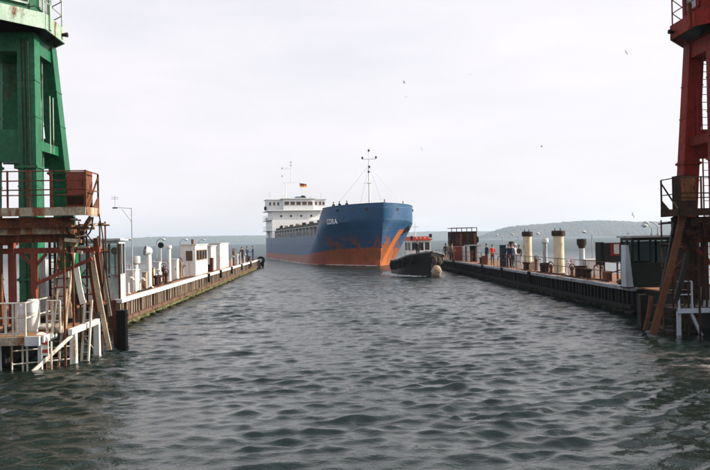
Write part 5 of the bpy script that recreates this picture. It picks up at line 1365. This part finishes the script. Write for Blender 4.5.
person(dk_pos(511.8, 52.0), R(25), 'one', M_navy, M_blkcloth, 'person in navy between the person in black and the white helmet', group=gp, hgt=1.03)
person(dk_pos(515.0, 53.0), R(60), 'one', M_lgrey, M_blkcloth, 'person in pale jacket and white helmet beside the dark group', M_helmet, group=gp)
person(dk_pos(519.2, 54.0), R(-60), 'down', M_browncloth, M_greycloth, 'person in brown just left of the farther cream funnel', group=gp, hgt=.95)
person(dk_pos(492.3, 57.5), R(10), 'rail', M_redcloth, M_browncloth, 'person in bright red jacket on the right wall', group=gp, hgt=.97)
person(dk_pos(486.6, 60.6), R(-70), 'down', M_navy, M_blkcloth, 'person in dark navy left of the person in red', group=gp, hgt=1.0)
person(dk_pos(445.5, 74.0), R(20), 'down', M_browncloth, M_greycloth, 'leftmost person on the right wall, behind the tug', group=gp)
person(dk_pos(448.8, 72.0), R(-20), 'one', M_greycloth, M_browncloth, 'person in grey at the foot of the rusty tower, left side', group=gp)
person(dk_pos(451.8, 70.0), R(40), 'rail', M_browncloth, M_blkcloth, 'person in brown left of the red box below the tower', group=gp)
gl = 'people on the left wall'
person(dk_pos(241.8, 78.0), R(-20), 'down', M_browncloth, M_blkcloth, 'person in brown jacket on the far left wall', group=gl, hgt=1.03)
person(dk_pos(247.0, 81.0), R(70), 'rail', M_bluecloth, M_navy, 'left one of two people in blue on the far left wall', group=gl, hgt=1.05)
person(dk_pos(252.9, 85.0), R(-75), 'rail', M_bluecloth, M_bluecloth, 'right one of two people in blue on the far left wall', group=gl, hgt=1.05)
gs = 'crew on the bow of the ship'
for s, x, c, lb, arms in ((7.0, -5.1, M_browncloth, 'aftmost crew member on the ship bow, above the name', 'rail'), (5.6, -4.6, M_blkcloth, 'crew member in dark clothes second from the name on the bow', 'one'),
                    (4.2, -3.9, M_browncloth, 'crew member in brown midway along the starboard bulwark', 'rail'), (1.9, .75, M_blkcloth, 'crew member standing at the very stem of the ship', 'rail'), (6.4, 4.9, M_browncloth, 'crew member alone at the port side of the bow', 'rail')):
    w_ = ship_world((x, s, 7.06)); person(w_, SH_YAW+(R(-60) if x < 0 else R(20)), arms, c, M_blkcloth, lb, group=gs, hgt=1.03)
rt = Matrix.Rotation(TG_YAW, 4, 'Z')
w_ = rt @ Vector((-.6, 2.5, ttop(2.5)-.32)) + Vector((TG.x, TG.y, 0)); person(w_, R(10), 'one', M_blkcloth, M_navy, 'deckhand in dark clothes on the tug foredeck')
person((P(-3.5, 300, 21.4).x, 21.4, LZ), R(165), 'down', M_blkcloth, M_blkcloth, 'dark clothed person at the left edge of the landing')

# ------------------------------------------------------------------ gulls
def gull(px, py, Y, span, roll, yaw, label):
    c = P(px, py, Y); t = thing('seagull', label, 'gull', tuple(c), 'gulls in the sky', yaw)
    t.rotation_euler = (0, roll, yaw); k = span/1.3
    b_ = MB(); n_ = 8
    prof = [(.01, -.26), (.05, -.18), (.085, -.02), (.07, .12), (.04, .2), (.045, .26), (.008, .33)]
    vs = []; 
    for r, l in prof:
        for i in range(n_): a = 2*math.pi*i/n_; vs.append((r*math.cos(a)*k, -l*k, r*math.sin(a)*k))
    fs = [(q*n_+i, q*n_+(i+1) % n_, (q+1)*n_+(i+1) % n_, (q+1)*n_+i) for q in range(len(prof)-1) for i in range(n_)]
    b_.add(vs, fs); b_.build('body', M_helmet, t)
    for sd in (-1, 1):
        w = MB(); pts = [(0.05, .10, .02, .02), (.28, .13, .15, -.02), (.5, .08, .12, .04), (.68, .01, .06, .10)]
        vs = []
        for x, ch, z, sw in pts: vs += [(sd*x*k, (-ch+sw)*k, z*k), (sd*x*k, (ch*.6+sw)*k, z*k), (sd*x*k, (ch*.1+sw)*k, (z+.018)*k)]
        fs = []
        for i in range(3):
            a = i*3
            fs += [(a, a+3, a+5, a+2), (a+2, a+5, a+4, a+1), (a+1, a+4, a+3, a)]
        w.add(vs, fs); w.build('wing', M_gull, t)
gull(404, 82.5, 150, 1.4, .25, R(70), 'gull above the ship foremast, larger of the pair')
gull(406, 97, 220, 1.2, -.4, R(20), 'small gull just below the one above the foremast')
gull(470, 74.5, 170, 1.3, .6, R(-40), 'gull high right of the ship foremast')
gull(421.5, 149, 170, 1.2, 1.0, R(10), 'gull level with the foremast top')
gull(541.5, 146.5, 150, 1.3, .2, R(60), 'gull above the cream funnels')
gull(626, 52.5, 140, 1.2, .9, R(20), 'gull high near the red crane')
gull(632.5, 215, 120, 1.2, 1.1, R(15), 'gull low left of the red railed platform')
gull(628, 234, 110, 1.2, -.3, R(40), 'gull over the water left of the dark cabin')

# ------------------------------------------------------------------ foam at the bow and tug
def foam(pts, n_, spread, seed, label):
    r = np.random.default_rng(seed); mb = MB(); pts = [Vector(p) for p in pts]
    for k in range(n_):
        u = r.random()*(len(pts)-1); i = min(int(u), len(pts)-2); p = pts[i].lerp(pts[i+1], u-i)
        x, y = p.x+r.normal(0, spread), p.y+r.normal(0, spread)
        h_, dx_, dy_ = wave([x], [y]); z = float(h_[0])+.012; a = r.random()*6.28; L_, W_ = r.uniform(.08, .38), r.uniform(.04, .12)
        m_ = 7; vs = [(x+dx_[0]+L_*math.cos(q)*math.cos(a)*f-W_*math.sin(q)*math.sin(a)*f, y+dy_[0]+L_*math.cos(q)*math.sin(a)*f+W_*math.sin(q)*math.cos(a)*f, z) for q in [6.283*j/m_ for j in range(m_)] for f in [r.uniform(.7, 1.2)]]
        vs.append((x+dx_[0], y+dy_[0], z+r.uniform(.02, .07)))
        mb.add(vs, [(j, (j+1) % m_, m_) for j in range(m_)])
    o = mb.build('foam', M_foam, smooth=60); o['kind'] = 'stuff'; o['label'] = label; o['category'] = 'foam'
M_foam = mat('white foam', (.75, .76, .75), rough=.9, var=.1, bump=.2)
bp_ = [ship_world((-hb(s, .2)-.25, s, 0)) for s in (2.5, 4, 6, 8.5, 11)]
foam(bp_, 420, .26, 21, 'white bow wave along the ship')
foam([ship_world((-hb(s, .2)-.3, s, 0)) for s in (14, 22, 30, 42, 56, 68)], 260, .3, 22, 'broken foam along the ship side')
tp = [rt @ Vector((-thb(s, .1)-.25, s, 0)) + Vector((TG.x, TG.y, 0)) for s in (1, 3, 5, 7.5, 10.5)]
foam(tp, 520, .32, 23, 'white wash along the tug')

# pale froth sheet standing in for sky reflected on the water
fx = np.linspace(7.6, 14.5, 90); fy = np.linspace(15.2, 20.2, 80); FX, FY = np.meshgrid(fx, fy); h_, dx_, dy_ = wave(FX, FY)
fv = np.stack([FX+dx_, FY+dy_, h_+.012], -1).reshape(-1, 3).tolist(); ii = np.arange(90*80).reshape(80, 90)
mb = MB(); mb.add(fv, np.stack([ii[:-1, :-1], ii[:-1, 1:], ii[1:, 1:], ii[1:, :-1]], -1).reshape(-1, 4).tolist())
fm_ = bpy.data.materials.new('thin froth'); fm_.use_nodes = True; t_ = fm_.node_tree; n = t_.nodes; L = t_.links; b = n['Principled BSDF']
tcn = n.new('ShaderNodeTexCoord'); sp = n.new('ShaderNodeSeparateXYZ'); L.new(tcn.outputs['Object'], sp.inputs[0])
b.inputs['Base Color'].default_value = (.50, .42, .38, 1); b.inputs['Roughness'].default_value = .9
ex = math_('SUBTRACT', 1, math_('ABSOLUTE', math_('DIVIDE', math_('SUBTRACT', sp.outputs['X'], 11.9), 3.6)), None, True); ey = math_('SUBTRACT', 1, math_('ABSOLUTE', math_('DIVIDE', math_('SUBTRACT', sp.outputs['Y'], 17.7), 2.2)), None, True)
al = math_('MULTIPLY', math_('MULTIPLY', ex, ey), math_('MULTIPLY', rampv(noise_(.9, 9, (.8, 1.5, 1), .7), .45, .72), rampv(noise_(6, 5, (.7, 1.5, 1)), .35, .62)))
L.new(math_('MULTIPLY', al, 3.0, None, True), b.inputs['Alpha'])
o = mb.build('sheen', fm_, smooth=60); o['kind'] = 'stuff'; o['label'] = 'thin pale froth painted on the water below the red crane'; o['category'] = 'foam'

# ------------------------------------------------------------------ haze
hz = MB().box((-6900, -6900, -9), (6900, 6900, 90)).build('haze', [], None, smooth=0); hz['kind'] = 'stuff'
hm = bpy.data.materials.new('haze air'); hm.use_nodes = True; hn = hm.node_tree; hn.nodes.clear()
ho = hn.nodes.new('ShaderNodeOutputMaterial'); hv = hn.nodes.new('ShaderNodeVolumePrincipled')
hv.inputs['Color'].default_value = (.72, .86, 1, 1); hv.inputs['Density'].default_value = .00017; hv.inputs['Anisotropy'].default_value = .2
hn.links.new(hv.outputs[0], ho.inputs['Volume']); hz.data.materials.append(hm)
